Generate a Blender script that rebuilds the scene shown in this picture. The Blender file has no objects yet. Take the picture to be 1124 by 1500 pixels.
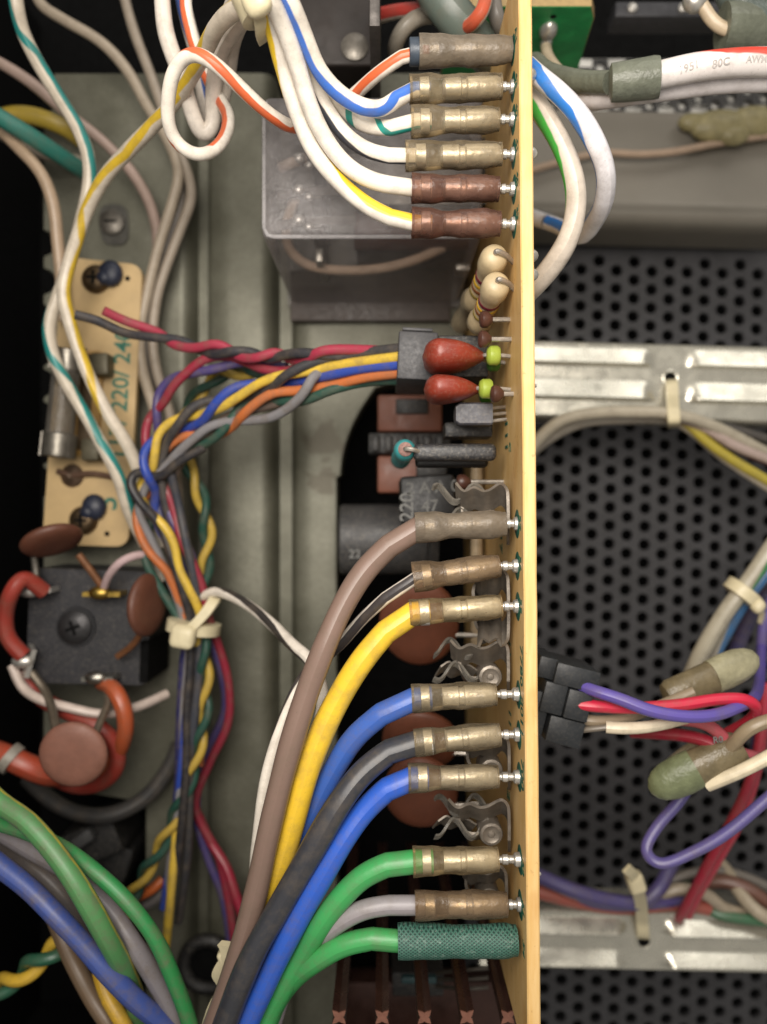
import bpy, bmesh, math, random
from mathutils import Vector, Matrix, Quaternion
random.seed(7)
S = 0.001                       # everything below is written in millimetres
sc = bpy.context.scene
COL = sc.collection

# ------------------------------------------------------------------ camera, world, lights, exposure
CAM_H, FPX = 100.0, 1200.0
cd = bpy.data.cameras.new('camera')
cam = bpy.data.objects.new('camera', cd); COL.objects.link(cam)
cam.location = (0, 0, CAM_H * S); cam.rotation_euler = (0, 0, 0)
cd.sensor_width = 36; cd.sensor_fit = 'AUTO'; cd.lens = 36 * FPX / 1500
cd.clip_start = 0.002; cd.clip_end = 20
cd.dof.use_dof = True; cd.dof.focus_distance = 0.103; cd.dof.aperture_fstop = 17
sc.camera = cam
w = bpy.data.worlds.new('World'); sc.world = w; w.use_nodes = True
w.node_tree.nodes['Background'].inputs[0].default_value = (1.0, .95, .88, 1)
w.node_tree.nodes['Background'].inputs[1].default_value = 0.26

def area(name, loc, target, sx, sy, power, col):
    l = bpy.data.lights.new(name, 'AREA'); l.shape = 'RECTANGLE'
    l.size = sx; l.size_y = sy; l.energy = power; l.color = col
    o = bpy.data.objects.new(name, l); COL.objects.link(o)
    o.location = loc
    d = Vector(target) - Vector(loc)
    o.rotation_euler = d.to_track_quat('-Z', 'Y').to_euler()
    return o
lamp = area('overhead_lamp', (-0.012, 0.050, 0.14), (0.014, 0.026, -0.02), 0.10, 0.10, .20, (1, .93, .85))  # soft area lamp set close above the camera and board
lamp.data.spread = math.radians(130)
area('added_back_light', (0.14, 0.36, 0.20), (0.02, 0, -0.03), 0.30, 0.14, .30, (1, .96, .91))  # light added from the back so the rail beads show highlights
vs = sc.view_settings
vs.view_transform = 'Standard'; vs.look = 'None'; vs.exposure = 0.34; vs.gamma = 1.0
vs.use_curve_mapping = False

# ------------------------------------------------------------------ helpers
def P(px, py, z=0.0):
    k = (CAM_H - z) / FPX
    return Vector(((px - 562) * k, (750 - py) * k, z))

def lin(h):
    h = h.lstrip('#')
    def f(c):
        c /= 255
        return c / 12.92 if c <= .04045 else ((c + .055) / 1.055) ** 2.4
    return tuple(f(int(h[i:i + 2], 16)) for i in (0, 2, 4)) + (1,)

_mats = {}
def newmat(key):
    m = bpy.data.materials.new(key); m.use_nodes = True
    nt = m.node_tree; nt.nodes.clear()
    out = nt.nodes.new('ShaderNodeOutputMaterial')
    return m, nt, out

def noise(nt, scale, detail=3, rough=.6, vec=None):
    n = nt.nodes.new('ShaderNodeTexNoise'); n.inputs['Scale'].default_value = scale
    n.inputs['Detail'].default_value = detail; n.inputs['Roughness'].default_value = rough
    if vec is None:
        g = nt.nodes.new('ShaderNodeNewGeometry'); vec = g.outputs['Position']
    nt.links.new(vec, n.inputs['Vector'])
    return n

def ramp(nt, src, a, b, ca=(0, 0, 0, 1), cb=(1, 1, 1, 1)):
    r = nt.nodes.new('ShaderNodeValToRGB')
    r.color_ramp.elements[0].position = a; r.color_ramp.elements[1].position = b
    r.color_ramp.elements[0].color = ca; r.color_ramp.elements[1].color = cb
    nt.links.new(src, r.inputs[0]); return r

def mixc(nt, fac, a, b, mode='MIX'):
    m = nt.nodes.new('ShaderNodeMix'); m.data_type = 'RGBA'; m.blend_type = mode
    for s, v in ((m.inputs[0], fac), (m.inputs[6], a), (m.inputs[7], b)):
        if hasattr(v, 'links'): nt.links.new(v, s)
        else: s.default_value = v
    return m.outputs[2]

def mth(nt, op, a, b=None):
    m = nt.nodes.new('ShaderNodeMath'); m.operation = op
    for i, v in enumerate((a, b)):
        if v is None: continue
        if hasattr(v, 'links'): nt.links.new(v, m.inputs[i])
        else: m.inputs[i].default_value = v
    return m.outputs[0]

def mat(col, rough=.45, metal=0.0, var=.25, scale=700, bump=.15, bscale=None, dust=.0, coat=0, key='', spec=.5):
    k = ('p', col, rough, metal, var, scale, bump, bscale, dust, coat, spec)
    if k in _mats: return _mats[k]
    m, nt, out = newmat(key or 'surface_' + col.strip('#'))
    b = nt.nodes.new('ShaderNodeBsdfPrincipled'); nt.links.new(b.outputs[0], out.inputs[0])
    c = lin(col)
    n = noise(nt, scale, 4)
    dark = tuple(x * (1 - var) for x in c[:3]) + (1,)
    lite = tuple(min(1, x * (1 + var * .5)) for x in c[:3]) + (1,)
    cc = ramp(nt, n.outputs[0], .3, .7, dark, lite).outputs[0]
    if dust > 0:
        d = noise(nt, 2600, 3, .7)
        f = mth(nt, 'MULTIPLY', ramp(nt, d.outputs[0], .5, .72).outputs[0], dust)
        cc = mixc(nt, f, cc, lin('#a59c8c'))
    nt.links.new(cc, b.inputs['Base Color'])
    b.inputs['Metallic'].default_value = metal
    b.inputs['Specular IOR Level'].default_value = spec
    rr = noise(nt, scale * 1.7, 3)
    mr = nt.nodes.new('ShaderNodeMapRange'); nt.links.new(rr.outputs[0], mr.inputs[0])
    mr.inputs[1].default_value = .25; mr.inputs[2].default_value = .75
    mr.inputs[3].default_value = max(.03, rough - .1); mr.inputs[4].default_value = min(1, rough + .14)
    nt.links.new(mr.outputs[0], b.inputs['Roughness'])
    if coat: b.inputs['Coat Weight'].default_value = coat; b.inputs['Coat Roughness'].default_value = .15
    if bump:
        bn = noise(nt, bscale or scale * 2.5, 3)
        bp = nt.nodes.new('ShaderNodeBump'); bp.inputs['Strength'].default_value = bump
        bp.inputs['Distance'].default_value = .0002
        nt.links.new(bn.outputs[0], bp.inputs['Height']); nt.links.new(bp.outputs[0], b.inputs['Normal'])
    _mats[k] = m; return m

def wmat(col, stripe=None, rough=.38, dirt=.35):
    """plastic wire insulation; stripe = (colour, width 0..1, ...); its course round the wire is in the UVs"""
    if stripe: stripe = stripe[:2]
    k = ('w', col, stripe, rough, dirt)
    if k in _mats: return _mats[k]
    m, nt, out = newmat('insulation_' + col.strip('#'))
    b = nt.nodes.new('ShaderNodeBsdfPrincipled'); nt.links.new(b.outputs[0], out.inputs[0])
    cc = lin(col)
    if stripe:
        sc_, wd = stripe
        uv = nt.nodes.new('ShaderNodeUVMap'); sp = nt.nodes.new('ShaderNodeSeparateXYZ')
        nt.links.new(uv.outputs[0], sp.inputs[0])
        wob = noise(nt, 260, 2)
        wv = mth(nt, 'MULTIPLY', mth(nt, 'SUBTRACT', wob.outputs[0], .5), .07)
        t = mth(nt, 'ADD', sp.outputs[0], .5)
        t = mth(nt, 'ADD', t, wv)
        fr = mth(nt, 'FRACT', mth(nt, 'ADD', t, 20.0))
        ds = mth(nt, 'ABSOLUTE', mth(nt, 'SUBTRACT', fr, .5))
        mr = nt.nodes.new('ShaderNodeMapRange'); nt.links.new(ds, mr.inputs[0])
        mr.inputs[1].default_value = wd / 2 - .012; mr.inputs[2].default_value = wd / 2 + .012
        mr.inputs[3].default_value = 1; mr.inputs[4].default_value = 0
        cc = mixc(nt, mr.outputs[0], lin(col), lin(sc_))
    d = noise(nt, 420, 5, .7)
    f = mth(nt, 'MULTIPLY', ramp(nt, d.outputs[0], .44, .72).outputs[0], dirt)
    cc = mixc(nt, f, cc, lin('#6b5f50'))
    d2 = noise(nt, 3500, 2, .6)
    f2 = mth(nt, 'MULTIPLY', ramp(nt, d2.outputs[0], .66, .72).outputs[0], dirt * .6)
    cc = mixc(nt, f2, cc, lin('#3d362d'))
    nt.links.new(cc, b.inputs['Base Color'])
    b.inputs['Roughness'].default_value = rough
    bn = noise(nt, 900, 3)
    bp = nt.nodes.new('ShaderNodeBump'); bp.inputs['Strength'].default_value = .12; bp.inputs['Distance'].default_value = .0002
    nt.links.new(bn.outputs[0], bp.inputs['Height']); nt.links.new(bp.outputs[0], b.inputs['Normal'])
    _mats[k] = m; return m

def clearmat(col, tint, body, rough=.3, var=.25, scale=500, edge=.8):
    """dusty translucent plastic: part lets light through, part scatters at the surface"""
    k = ('c', col, tint, body, rough, edge)
    if k in _mats: return _mats[k]
    m, nt, out = newmat('clear_' + col.strip('#'))
    tr = nt.nodes.new('ShaderNodeBsdfTransparent'); tr.inputs[0].default_value = lin(tint)
    b = nt.nodes.new('ShaderNodeBsdfPrincipled')
    b.inputs['Roughness'].default_value = rough
    n = noise(nt, scale, 4, .65)
    c = lin(col)
    cc = ramp(nt, n.outputs[0], .3, .7, tuple(x * .7 for x in c[:3]) + (1,), c).outputs[0]
    nt.links.new(cc, b.inputs['Base Color'])
    bn = noise(nt, 1300, 3)
    bp = nt.nodes.new('ShaderNodeBump'); bp.inputs['Strength'].default_value = .5; bp.inputs['Distance'].default_value = .0003
    nt.links.new(bn.outputs[0], bp.inputs['Height']); nt.links.new(bp.outputs[0], b.inputs['Normal'])
    fr = nt.nodes.new('ShaderNodeFresnel'); fr.inputs[0].default_value = 1.45
    n2 = noise(nt, scale * .8, 5, .7)
    mr = nt.nodes.new('ShaderNodeMapRange'); nt.links.new(n2.outputs[0], mr.inputs[0])
    mr.inputs[1].default_value = .3; mr.inputs[2].default_value = .7
    mr.inputs[3].default_value = max(0, body - var * .5); mr.inputs[4].default_value = min(1, body + var * .5)
    f = mth(nt, 'MINIMUM', mth(nt, 'ADD', mr.outputs[0], mth(nt, 'MULTIPLY', fr.outputs[0], edge)), 1.0)
    mx = nt.nodes.new('ShaderNodeMixShader'); nt.links.new(f, mx.inputs[0])
    nt.links.new(tr.outputs[0], mx.inputs[1]); nt.links.new(b.outputs[0], mx.inputs[2])
    nt.links.new(mx.outputs[0], out.inputs[0])
    _mats[k] = m; return m

class MB:
    def __init__(s): s.v = []; s.f = []; s.uv = {}; s.m = []
    def add(s, vs, fs, uvs=None):
        o = len(s.v); s.v += [Vector(x) for x in vs]
        for i, f in enumerate(fs):
            if uvs: s.uv[len(s.f)] = uvs[i]
            s.f.append([a + o for a in f])
        return s
    def tube(s, pts, r, seg=12, caps=True, ang0=0.0, us=None):
        """swept tube; r a number or a list; u = angle (0 faces up at the start), v = length/10mm"""
        n = len(pts); rr = r if isinstance(r, (list, tuple)) else [r] * n
        T = []
        for i in range(n):
            d = pts[min(i + 1, n - 1)] - pts[max(i - 1, 0)]
            T.append(d.normalized() if d.length > 1e-9 else (T[-1] if T else Vector((1, 0, 0))))
        N = Vector((0, 0, 1)) - T[0] * T[0].z
        if N.length < .05: N = Vector((1, 0, 0)) - T[0] * T[0].x
        N.normalize()
        vs, L = [], [0]
        for i in range(n):
            if i:
                if abs(T[i].z) < .8: N = Vector((0, 0, 1))
                else: N = T[i - 1].rotation_difference(T[i]) @ N
                N = (N - T[i] * N.dot(T[i])).normalized()
                L.append(L[-1] + (pts[i] - pts[i - 1]).length)
            B = T[i].cross(N)
            for j in range(seg + 1):
                a = 2 * math.pi * j / seg + ang0
                vs.append(pts[i] + (N * math.cos(a) + B * math.sin(a)) * rr[i])
        fs, uvs = [], []
        for i in range(n - 1):
            for j in range(seg):
                a = i * (seg + 1) + j
                fs.append((a, a + 1, a + seg + 2, a + seg + 1))
                u0, u1 = j / seg, (j + 1) / seg
                ua, ub = (us[i], us[i + 1]) if us else (0, 0)
                uvs.append(((u0 - ua, L[i] / 10), (u1 - ua, L[i] / 10), (u1 - ub, L[i + 1] / 10), (u0 - ub, L[i + 1] / 10)))
        if caps:
            fs.append(tuple(range(seg - 1, -1, -1))); uvs.append([(0, 0)] * seg)
            o = (n - 1) * (seg + 1)
            fs.append(tuple(o + j for j in range(seg))); uvs.append([(0, L[-1] / 10)] * seg)
        return s.add(vs, fs, uvs)
    def lathe(s, a, b, prof, seg=20, sy=1.0, up=None, wob=0.0, caps=True, sq=1.0):
        """profile [(t 0..1 along a->b, radius)]"""
        a, b = Vector(a), Vector(b); T = (b - a).normalized()
        U = Vector(up or (0, 0, 1)); N = U - T * U.dot(T)
        if N.length < .05: N = Vector((0, 1, 0)) - T * T.y
        N.normalize(); B = T.cross(N)
        vs = []
        ph = random.random() * 6
        for i, (t, r) in enumerate(prof):
            c = a.lerp(b, t)
            for j in range(seg):
                an = 2 * math.pi * j / seg
                k = 1 + wob * (math.sin(an * 2 + ph + t * 3) * .6 + math.sin(an * 3 - ph + t * 7) * .4)
                ca, sa = math.cos(an), math.sin(an)
                if sq != 1: ca, sa = math.copysign(abs(ca) ** sq, ca), math.copysign(abs(sa) ** sq, sa)
                vs.append(c + (N * ca * sy + B * sa) * r * k)
        fs = []
        for i in range(len(prof) - 1):
            for j in range(seg):
                j2 = (j + 1) % seg
                fs.append((i * seg + j, i * seg + j2, (i + 1) * seg + j2, (i + 1) * seg + j))
        if caps:
            fs.append(tuple(range(seg - 1, -1, -1)))
            fs.append(tuple((len(prof) - 1) * seg + j for j in range(seg)))
        return s.add(vs, fs)
    def prism(s, poly, z0, z1, M=None):
        """closed polygon [(x,y)] extruded z0..z1, optional matrix"""
        n = len(poly)
        vs = [Vector((x, y, z0)) for x, y in poly] + [Vector((x, y, z1)) for x, y in poly]
        if M: vs = [M @ v for v in vs]
        fs = [tuple(range(n - 1, -1, -1)), tuple(range(n, 2 * n))]
        fs += [(i, (i + 1) % n, n + (i + 1) % n, n + i) for i in range(n)]
        return s.add(vs, fs)
    def box(s, c, size, rot=None, bev=0.0, seg=2):
        bm = bmesh.new(); bmesh.ops.create_cube(bm, size=1)
        for v in bm.verts: v.co = Vector((v.co.x * size[0], v.co.y * size[1], v.co.z * size[2]))
        if bev: bmesh.ops.bevel(bm, geom=bm.edges[:], offset=bev, segments=seg, affect='EDGES', profile=.5)
        R = rot if rot else Matrix.Identity(3)
        bm.verts.index_update()
        vs = [R @ v.co + Vector(c) for v in bm.verts]
        fs = [tuple(v.index for v in f.verts) for f in bm.faces]
        bm.free(); return s.add(vs, fs)
    def ribbon(s, pts, wdir, width, th):
        """bent sheet strip: pts = centreline, wdir = width direction"""
        W = Vector(wdir).normalized(); n = len(pts); vs = []
        for i in range(n):
            T = (pts[min(i + 1, n - 1)] - pts[max(i - 1, 0)]).normalized()
            N = T.cross(W).normalized()
            for sw, sn in ((-1, -1), (1, -1), (1, 1), (-1, 1)):
                vs.append(pts[i] + W * width / 2 * sw + N * th / 2 * sn)
        fs = [(3, 2, 1, 0), tuple((n - 1) * 4 + j for j in range(4))]
        for i in range(n - 1):
            for j in range(4):
                j2 = (j + 1) % 4
                fs.append((i * 4 + j, i * 4 + j2, i * 4 + 4 + j2, i * 4 + 4 + j))
        return s.add(vs, fs)
    def ball(s, c, r, seg=14, sub=9):
        rx, ry, rz = r if isinstance(r, (tuple, list)) else (r, r, r); c = Vector(c)
        vs = []; fs = []
        for i in range(sub + 1):
            th = math.pi * i / sub
            th = min(max(th, .02), math.pi - .02)
            for j in range(seg):
                a = 2 * math.pi * j / seg
                vs.append(c + Vector((rx * math.sin(th) * math.cos(a), ry * math.sin(th) * math.sin(a), rz * math.cos(th))))
        for i in range(sub):
            for j in range(seg):
                j2 = (j + 1) % seg
                fs.append((i * seg + j, (i + 1) * seg + j, (i + 1) * seg + j2, i * seg + j2))
        fs.append(tuple(range(seg))); fs.append(tuple(sub * seg + j for j in range(seg - 1, -1, -1)))
        return s.add(vs, fs)
    def mesh(s, name, origin, smooth=True, ang=38):
        me = bpy.data.meshes.new(name)
        me.from_pydata([(v - origin) * S for v in s.v], [], s.f)
        if s.uv:
            ul = me.uv_layers.new(name='UVMap')
            for p in me.polygons:
                u = s.uv.get(p.index)
                if u:
                    for k, li in enumerate(p.loop_indices): ul.data[li].uv = u[k]
        me.validate()
        if smooth:
            me.shade_smooth(); me.set_sharp_from_angle(angle=math.radians(ang))
        me.update(); return me

ORG = {}
def tag(o, label, cat, group=None):
    o['label'] = label; o['category'] = cat
    if group: o['group'] = group
def thing(name, label, cat, base, group=None):
    o = bpy.data.objects.new(name, None); COL.objects.link(o)
    o.empty_display_size = .002
    base = Vector(base); o.location = base * S; ORG[o.name] = base
    tag(o, label, cat, group); return o
def part(parent, name, mb, m, ang=38, kind=None):
    org = ORG[parent.name]
    o = bpy.data.objects.new(name, mb.mesh(name, org, True, ang)); COL.objects.link(o)
    o.parent = parent; ORG[o.name] = org
    o.data.materials.append(m)
    if kind: o['kind'] = kind
    return o
def solo(name, mb, m, label=None, cat=None, group=None, kind=None, ang=38):
    lo = Vector([min(v[i] for v in mb.v) for i in range(3)]); hi = Vector([max(v[i] for v in mb.v) for i in range(3)])
    org = Vector(((lo.x + hi.x) / 2, (lo.y + hi.y) / 2, lo.z))
    o = bpy.data.objects.new(name, mb.mesh(name, org, True, ang)); COL.objects.link(o)
    o.location = org * S; o.data.materials.append(m); ORG[o.name] = org
    if label: tag(o, label, cat, group)
    if kind: o['kind'] = kind
    return o

def curve(pts, step=.9):
    """pixel waypoints (px,py[,z]) -> smooth list of millimetre points; missing z is interpolated"""
    idx = [i for i, p in enumerate(pts) if len(p) > 2 and p[2] is not None]
    full = []
    for i, p in enumerate(pts):
        if i in idx: full.append(P(*p)); continue
        a = max([k for k in idx if k < i], default=idx[0]); b = min([k for k in idx if k > i], default=idx[-1])
        t = 0 if a == b else (i - a) / (b - a)
        full.append(P(p[0], p[1], pts[a][2] * (1 - t) + pts[b][2] * t))
    return relax(smooth(full, step * .5), 10)
def relax(c, n):
    for _ in range(n):
        c = [c[0]] + [(c[i - 1] + c[i] * 2 + c[i + 1]) / 4 for i in range(1, len(c) - 1)] + [c[-1]]
    return c
def smooth(p, step=.9):
    out = []
    for i in range(len(p) - 1):
        p0 = p[i - 1] if i else p[0] * 2 - p[1]
        p3 = p[i + 2] if i + 2 < len(p) else p[-1] * 2 - p[-2]
        p1, p2 = p[i], p[i + 1]
        k = max(2, int((p2 - p1).length / step))
        d1 = max((p1 - p0).length, 1e-4) ** .5; d2 = max((p2 - p1).length, 1e-4) ** .5; d3 = max((p3 - p2).length, 1e-4) ** .5
        t0, t1 = 0, d1; t2 = t1 + d2; t3 = t2 + d3
        for j in range(k):
            t = t1 + (t2 - t1) * j / k
            A1 = p0 * ((t1 - t) / (t1 - t0)) + p1 * ((t - t0) / (t1 - t0))
            A2 = p1 * ((t2 - t) / (t2 - t1)) + p2 * ((t - t1) / (t2 - t1))
            A3 = p2 * ((t3 - t) / (t3 - t2)) + p3 * ((t - t2) / (t3 - t2))
            B1 = A1 * ((t2 - t) / (t2 - t0)) + A2 * ((t - t0) / (t2 - t0))
            B2 = A2 * ((t3 - t) / (t3 - t1)) + A3 * ((t - t1) / (t3 - t1))
            out.append(B1 * ((t2 - t) / (t2 - t1)) + B2 * ((t - t1) / (t2 - t1)))
    out.append(p[-1]); return out

def stripe_course(pts, c, stripe, extra=0):
    """angle of the stripe (0 up, .25 to the left of travel downwards) along the resampled path;
    stripe[2] is a list of (fraction of the way, turn) pairs, or one number with a drift per 10 mm"""
    if not stripe: return None
    L = [0]
    for i in range(1, len(c)): L.append(L[-1] + (c[i] - c[i - 1]).length)
    if isinstance(stripe[2], (int, float)): return [stripe[2] - (stripe[3] if len(stripe) > 3 else 0) * l / 10 for l in L]
    # waypoint index -> arc length of the nearest resampled point
    keys = []
    for idx, u in stripe[2]:
        w_ = P(*(tuple(pts[idx][:2]) + ((pts[idx][2] if len(pts[idx]) > 2 else 0),)))
        k_ = min(range(len(c)), key=lambda q: (c[q] - w_).length); keys.append((L[k_], u))
    keys.sort(); out = []
    for l in L:
        if l <= keys[0][0]: out.append(keys[0][1]); continue
        if l >= keys[-1][0]: out.append(keys[-1][1]); continue
        for (a, ua), (b, ub) in zip(keys, keys[1:]):
            if a <= l <= b: out.append(ua + (ub - ua) * (l - a) / max(b - a, 1e-6)); break
    return out

def uneven(r, n):
    a, b = random.random() * 6, random.random() * 6
    return [r * (1 + .022 * math.sin(i * .11 + a) + .014 * math.sin(i * .27 + b)) for i in range(n)]

def wire(label, pts, r, col, stripe=None, name='wire', cat='wire', group=None, rough=.38, seg=12, mm=False, dirt=.35):
    c = pts if mm else curve(pts)
    return solo(name, MB().tube(c, uneven(r, len(c)), seg, us=stripe_course(pts, c, stripe)), wmat(col, stripe, rough, dirt), label, cat, group)

def twisted(center, n, rad, pitch, phase=0):
    c = curve(center, .7); outs = [[] for _ in range(n)]; L = 0
    N = Vector((0, 0, 1))
    for i, p in enumerate(c):
        T = (c[min(i + 1, len(c) - 1)] - c[max(i - 1, 0)]).normalized()
        N = (N - T * N.dot(T)).normalized(); B = T.cross(N)
        if i: L += (p - c[i - 1]).length
        for k in range(n):
            a = phase + 2 * math.pi * (k / n + L / pitch)
            outs[k].append(p + (N * math.cos(a) + B * math.sin(a)) * rad)
    return outs

def text_mb(body, size, M, depth=.04, bold=.018):
    cu = bpy.data.curves.new('t', 'FONT'); cu.body = body; cu.size = size; cu.extrude = depth / 2
    cu.align_x = 'CENTER'; cu.align_y = 'CENTER'; cu.resolution_u = 3; cu.offset = bold * size
    o = bpy.data.objects.new('t', cu); COL.objects.link(o)
    dg = bpy.context.evaluated_depsgraph_get()
    me = bpy.data.meshes.new_from_object(o.evaluated_get(dg))
    mb = MB(); mb.add([M @ v.co for v in me.vertices], [tuple(p.vertices) for p in me.polygons])
    bpy.data.objects.remove(o); bpy.data.curves.remove(cu); bpy.data.meshes.remove(me)
    return mb
def frame(o, x, y):
    """matrix with text x axis, y axis, at origin o"""
    x = Vector(x).normalized(); z = x.cross(Vector(y)).normalized(); y = z.cross(x)
    M = Matrix((x, y, z)).transposed().to_4x4(); M.translation = Vector(o); return M

# common materials
M_TIN = mat('#d0ccc4', .33, .75, .25, 900, .2, key='tinned_metal')
M_STEEL = mat('#a8a49a', .33, 1.0, .3, 500, .25, key='dull_steel')
M_DARKSTEEL = mat('#6f6a62', .42, .6, .35, 500, .25, key='aged_steel')
M_BRASS = mat('#b89a4e', .35, 1.0, .3, 600, .2, key='brass')
M_BLACK = mat('#1b1b1c', .5, 0, .3, 700, .2, dust=.25, key='black_plastic')
M_PAINT_SHADE = mat('#070707', .85, 0, .2, 300, .1, key='black_paint_and_shade', spec=.15)  # black paint of the casing; also stands for shade in holes and slots
M_NYLON = mat('#cfc4a2', .4, 0, .12, 500, .2, key='nylon')
M_LEAD = mat('#b5aea4', .36, .7, .3, 900, .2, key='tinned_lead')
M_INK = mat('#1d5b45', .6, 0, .3, 1500, 0, key='green_ink')

# ------------------------------------------------------------------ the setting
ZF = -60.0
def floor_material():
    m, nt, out = newmat('chassis_steel')
    b = nt.nodes.new('ShaderNodeBsdfPrincipled'); nt.links.new(b.outputs[0], out.inputs[0])
    n = noise(nt, 90, 6, .65); c = ramp(nt, n.outputs[0], .32, .68, lin('#585749'), lin('#747365')).outputs[0]
    n2 = noise(nt, 1400, 3, .6); c = mixc(nt, mth(nt, 'MULTIPLY', ramp(nt, n2.outputs[0], .4, .7).outputs[0], .3), c, lin('#4b4a40'))
    # a stain with its own outline, on the bare metal beside the board
    g = nt.nodes.new('ShaderNodeNewGeometry')
    st = P(478, 645, ZF) * S; st2 = P(472, 705, ZF) * S
    fs = None
    for s_, r in ((st, .0042), (st2, .0026), (P(440, 560, ZF) * S, .0018)):
        v = nt.nodes.new('ShaderNodeVectorMath'); v.operation = 'DISTANCE'
        nt.links.new(g.outputs['Position'], v.inputs[0]); v.inputs[1].default_value = s_
        nn = noise(nt, 420, 4)
        d = mth(nt, 'ADD', v.outputs['Value'], mth(nt, 'MULTIPLY', mth(nt, 'SUBTRACT', nn.outputs[0], .5), .009))
        mr = nt.nodes.new('ShaderNodeMapRange'); nt.links.new(d, mr.inputs[0])
        mr.inputs[1].default_value = r * .7; mr.inputs[2].default_value = r; mr.inputs[3].default_value = .75; mr.inputs[4].default_value = 0
        fs = mr.outputs[0] if fs is None else mth(nt, 'MAXIMUM', fs, mr.outputs[0])
    c = mixc(nt, fs, c, lin('#4a4436'))
    nt.links.new(c, b.inputs['Base Color']); b.inputs['Metallic'].default_value = .35; b.inputs['Roughness'].default_value = .48
    bp = nt.nodes.new('ShaderNodeBump'); bp.inputs['Strength'].default_value = .15; bp.inputs['Distance'].default_value = .0003
    nt.links.new(n2.outputs[0], bp.inputs['Height']); nt.links.new(bp.outputs[0], b.inputs['Normal'])
    return m

def chassis_floor():
    k = (CAM_H - ZF) / FPX
    X = lambda px: (px - 562) * k
    def xl(py):
        if py > 1175: return 212
        if py > 1150: return 55 + (212 - 55) * (py - 1150) / 25
        v = 62
        for c in [100, 147, 356, 412, 467, 514, 561, 609, 659, 706]:
            d = abs(py - c)
            if d < 20: v = max(v, 58 + 22 * math.sqrt(max(0, 1 - (d / 20) ** 2)))
        return v
    def xr(py):
        if py < 540: return 680
        if py < 700:
            t = (py - 540) / 160
            return 500 + 75 * (1 - t) ** 2 + (105 * max(0, 1 - t * 6))
        return 494
    cols = [(262, 0), (270, 0), (278, -1.2), (284, -4.5), (298, -4.5), (304, -1.0), (312, 0), (340, .3), (380, .2), (392, 0), (400, -1.2), (406, -4.6), (424, -4.6), (430, -1.0), (438, 0), (460, .1)]
    rows = [108 + i * 4.0 for i in range(376)]
    vs, fs = [], []
    for py in rows:
        y = (750 - py) * k
        L, R = xl(py), xr(py)
        line = [(L, -6), (L + .5, -.4), (L + 3, 0)] + [(L + 3 + (262 - L - 3) * t, 0) for t in (.3, .65)] + cols + [(R - 6, .1), (R - 1.5, 0), (R, -.6), (R, -7)]
        vs += [Vector((X(a), y, ZF + dz)) for a, dz in line]
    nc = len(line)
    for i in range(len(rows) - 1):
        for j in range(nc - 1):
            a = i * nc + j; fs.append((a, a + nc, a + nc + 1, a + 1))
    solo('chassis_floor', MB().add(vs, fs), floor_material(), kind='structure', ang=50)
chassis_floor()

b = MB(); b.box((0, 0, -104), (420, 420, 4), bev=.5)
solo('chassis_bottom', b, M_PAINT_SHADE, kind='structure')

b = MB(); b.box((-86, -10, -44), (3, 260, 120), bev=.5); solo('chassis_wall', b, M_PAINT_SHADE, kind='structure')
b = MB(); b.box((-30, -122, -50), (109, 3, 106), bev=.5); solo('chassis_wall', b, M_PAINT_SHADE, kind='structure')  # end wall out of view, added to shade the lower-left floor

def perforated(name, x0, x1, y0, y1, z, a, p, r, rot, m, holes_below=None, th=1.0, kind='structure', label=None, cat=None):
    vs, fs = [], []; n = 12
    nx = int((x1 - x0) / a); ny = int((y1 - y0) / p)
    R = Matrix.Rotation(rot, 3, 'Z'); C = Vector(((x0 + x1) / 2, (y0 + y1) / 2, z))
    for i in range(nx):
        for j in range(ny):
            cx = (i - nx / 2 + .5) * a; cy = (j - ny / 2 + .5) * p + (p / 2 if i % 2 else 0)
            solid = holes_below is not None and (C.y + cy) > holes_below
            o = len(vs); rr = r
            if solid:
                for sx, sy in ((-1, -1), (1, -1), (1, 1), (-1, 1)): vs.append(C + R @ Vector((cx + sx * a / 2, cy + sy * p / 2, 0)))
                fs.append((o, o + 1, o + 2, o + 3)); continue
            for q in range(n):
                an = 2 * math.pi * (q + .5) / n; c_, s_ = math.cos(an), math.sin(an)
                h = Vector((cx + rr * c_, cy + rr * s_, 0))
                kk = min(a / 2 / max(abs(c_), 1e-6), p / 2 / max(abs(s_), 1e-6))
                e = Vector((cx + kk * c_, cy + kk * s_, 0))
                vs += [C + R @ e, C + R @ (h + (e - h) * .08), C + R @ (h + Vector((0, 0, -.15))), C + R @ (h + Vector((0, 0, -th)))]
            cor = len(vs)
            for sx, sy in ((-1, -1), (1, -1), (1, 1), (-1, 1)): vs.append(C + R @ Vector((cx + sx * a / 2, cy + sy * p / 2, 0)))
            for q in range(n):
                q2 = (q + 1) % n
                for t in range(3): fs.append((o + q * 4 + t, o + q2 * 4 + t, o + q2 * 4 + t + 1, o + q * 4 + t + 1))
            for q, ci in ((1, 2), (4, 3), (7, 0), (10, 1)):
                fs.append((o + q * 4, cor + ci, o + ((q + 1) % n) * 4))
    mb = MB().add(vs, fs)
    return solo(name, mb, m, label, cat, kind=kind)

M_PERF = mat('#37373a', .5, .0, .25, 200, .2, 2500, dust=.12, key='grey_enamel')
k90 = 190 / FPX
perforated('perforated_floor', 20, 112, -128, 66, -90, 25.9 * k90, 26.7 * k90, 8.5 * k90, math.radians(-1.6), M_PERF,
           holes_below=P(0, 378, -90).y)

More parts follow.
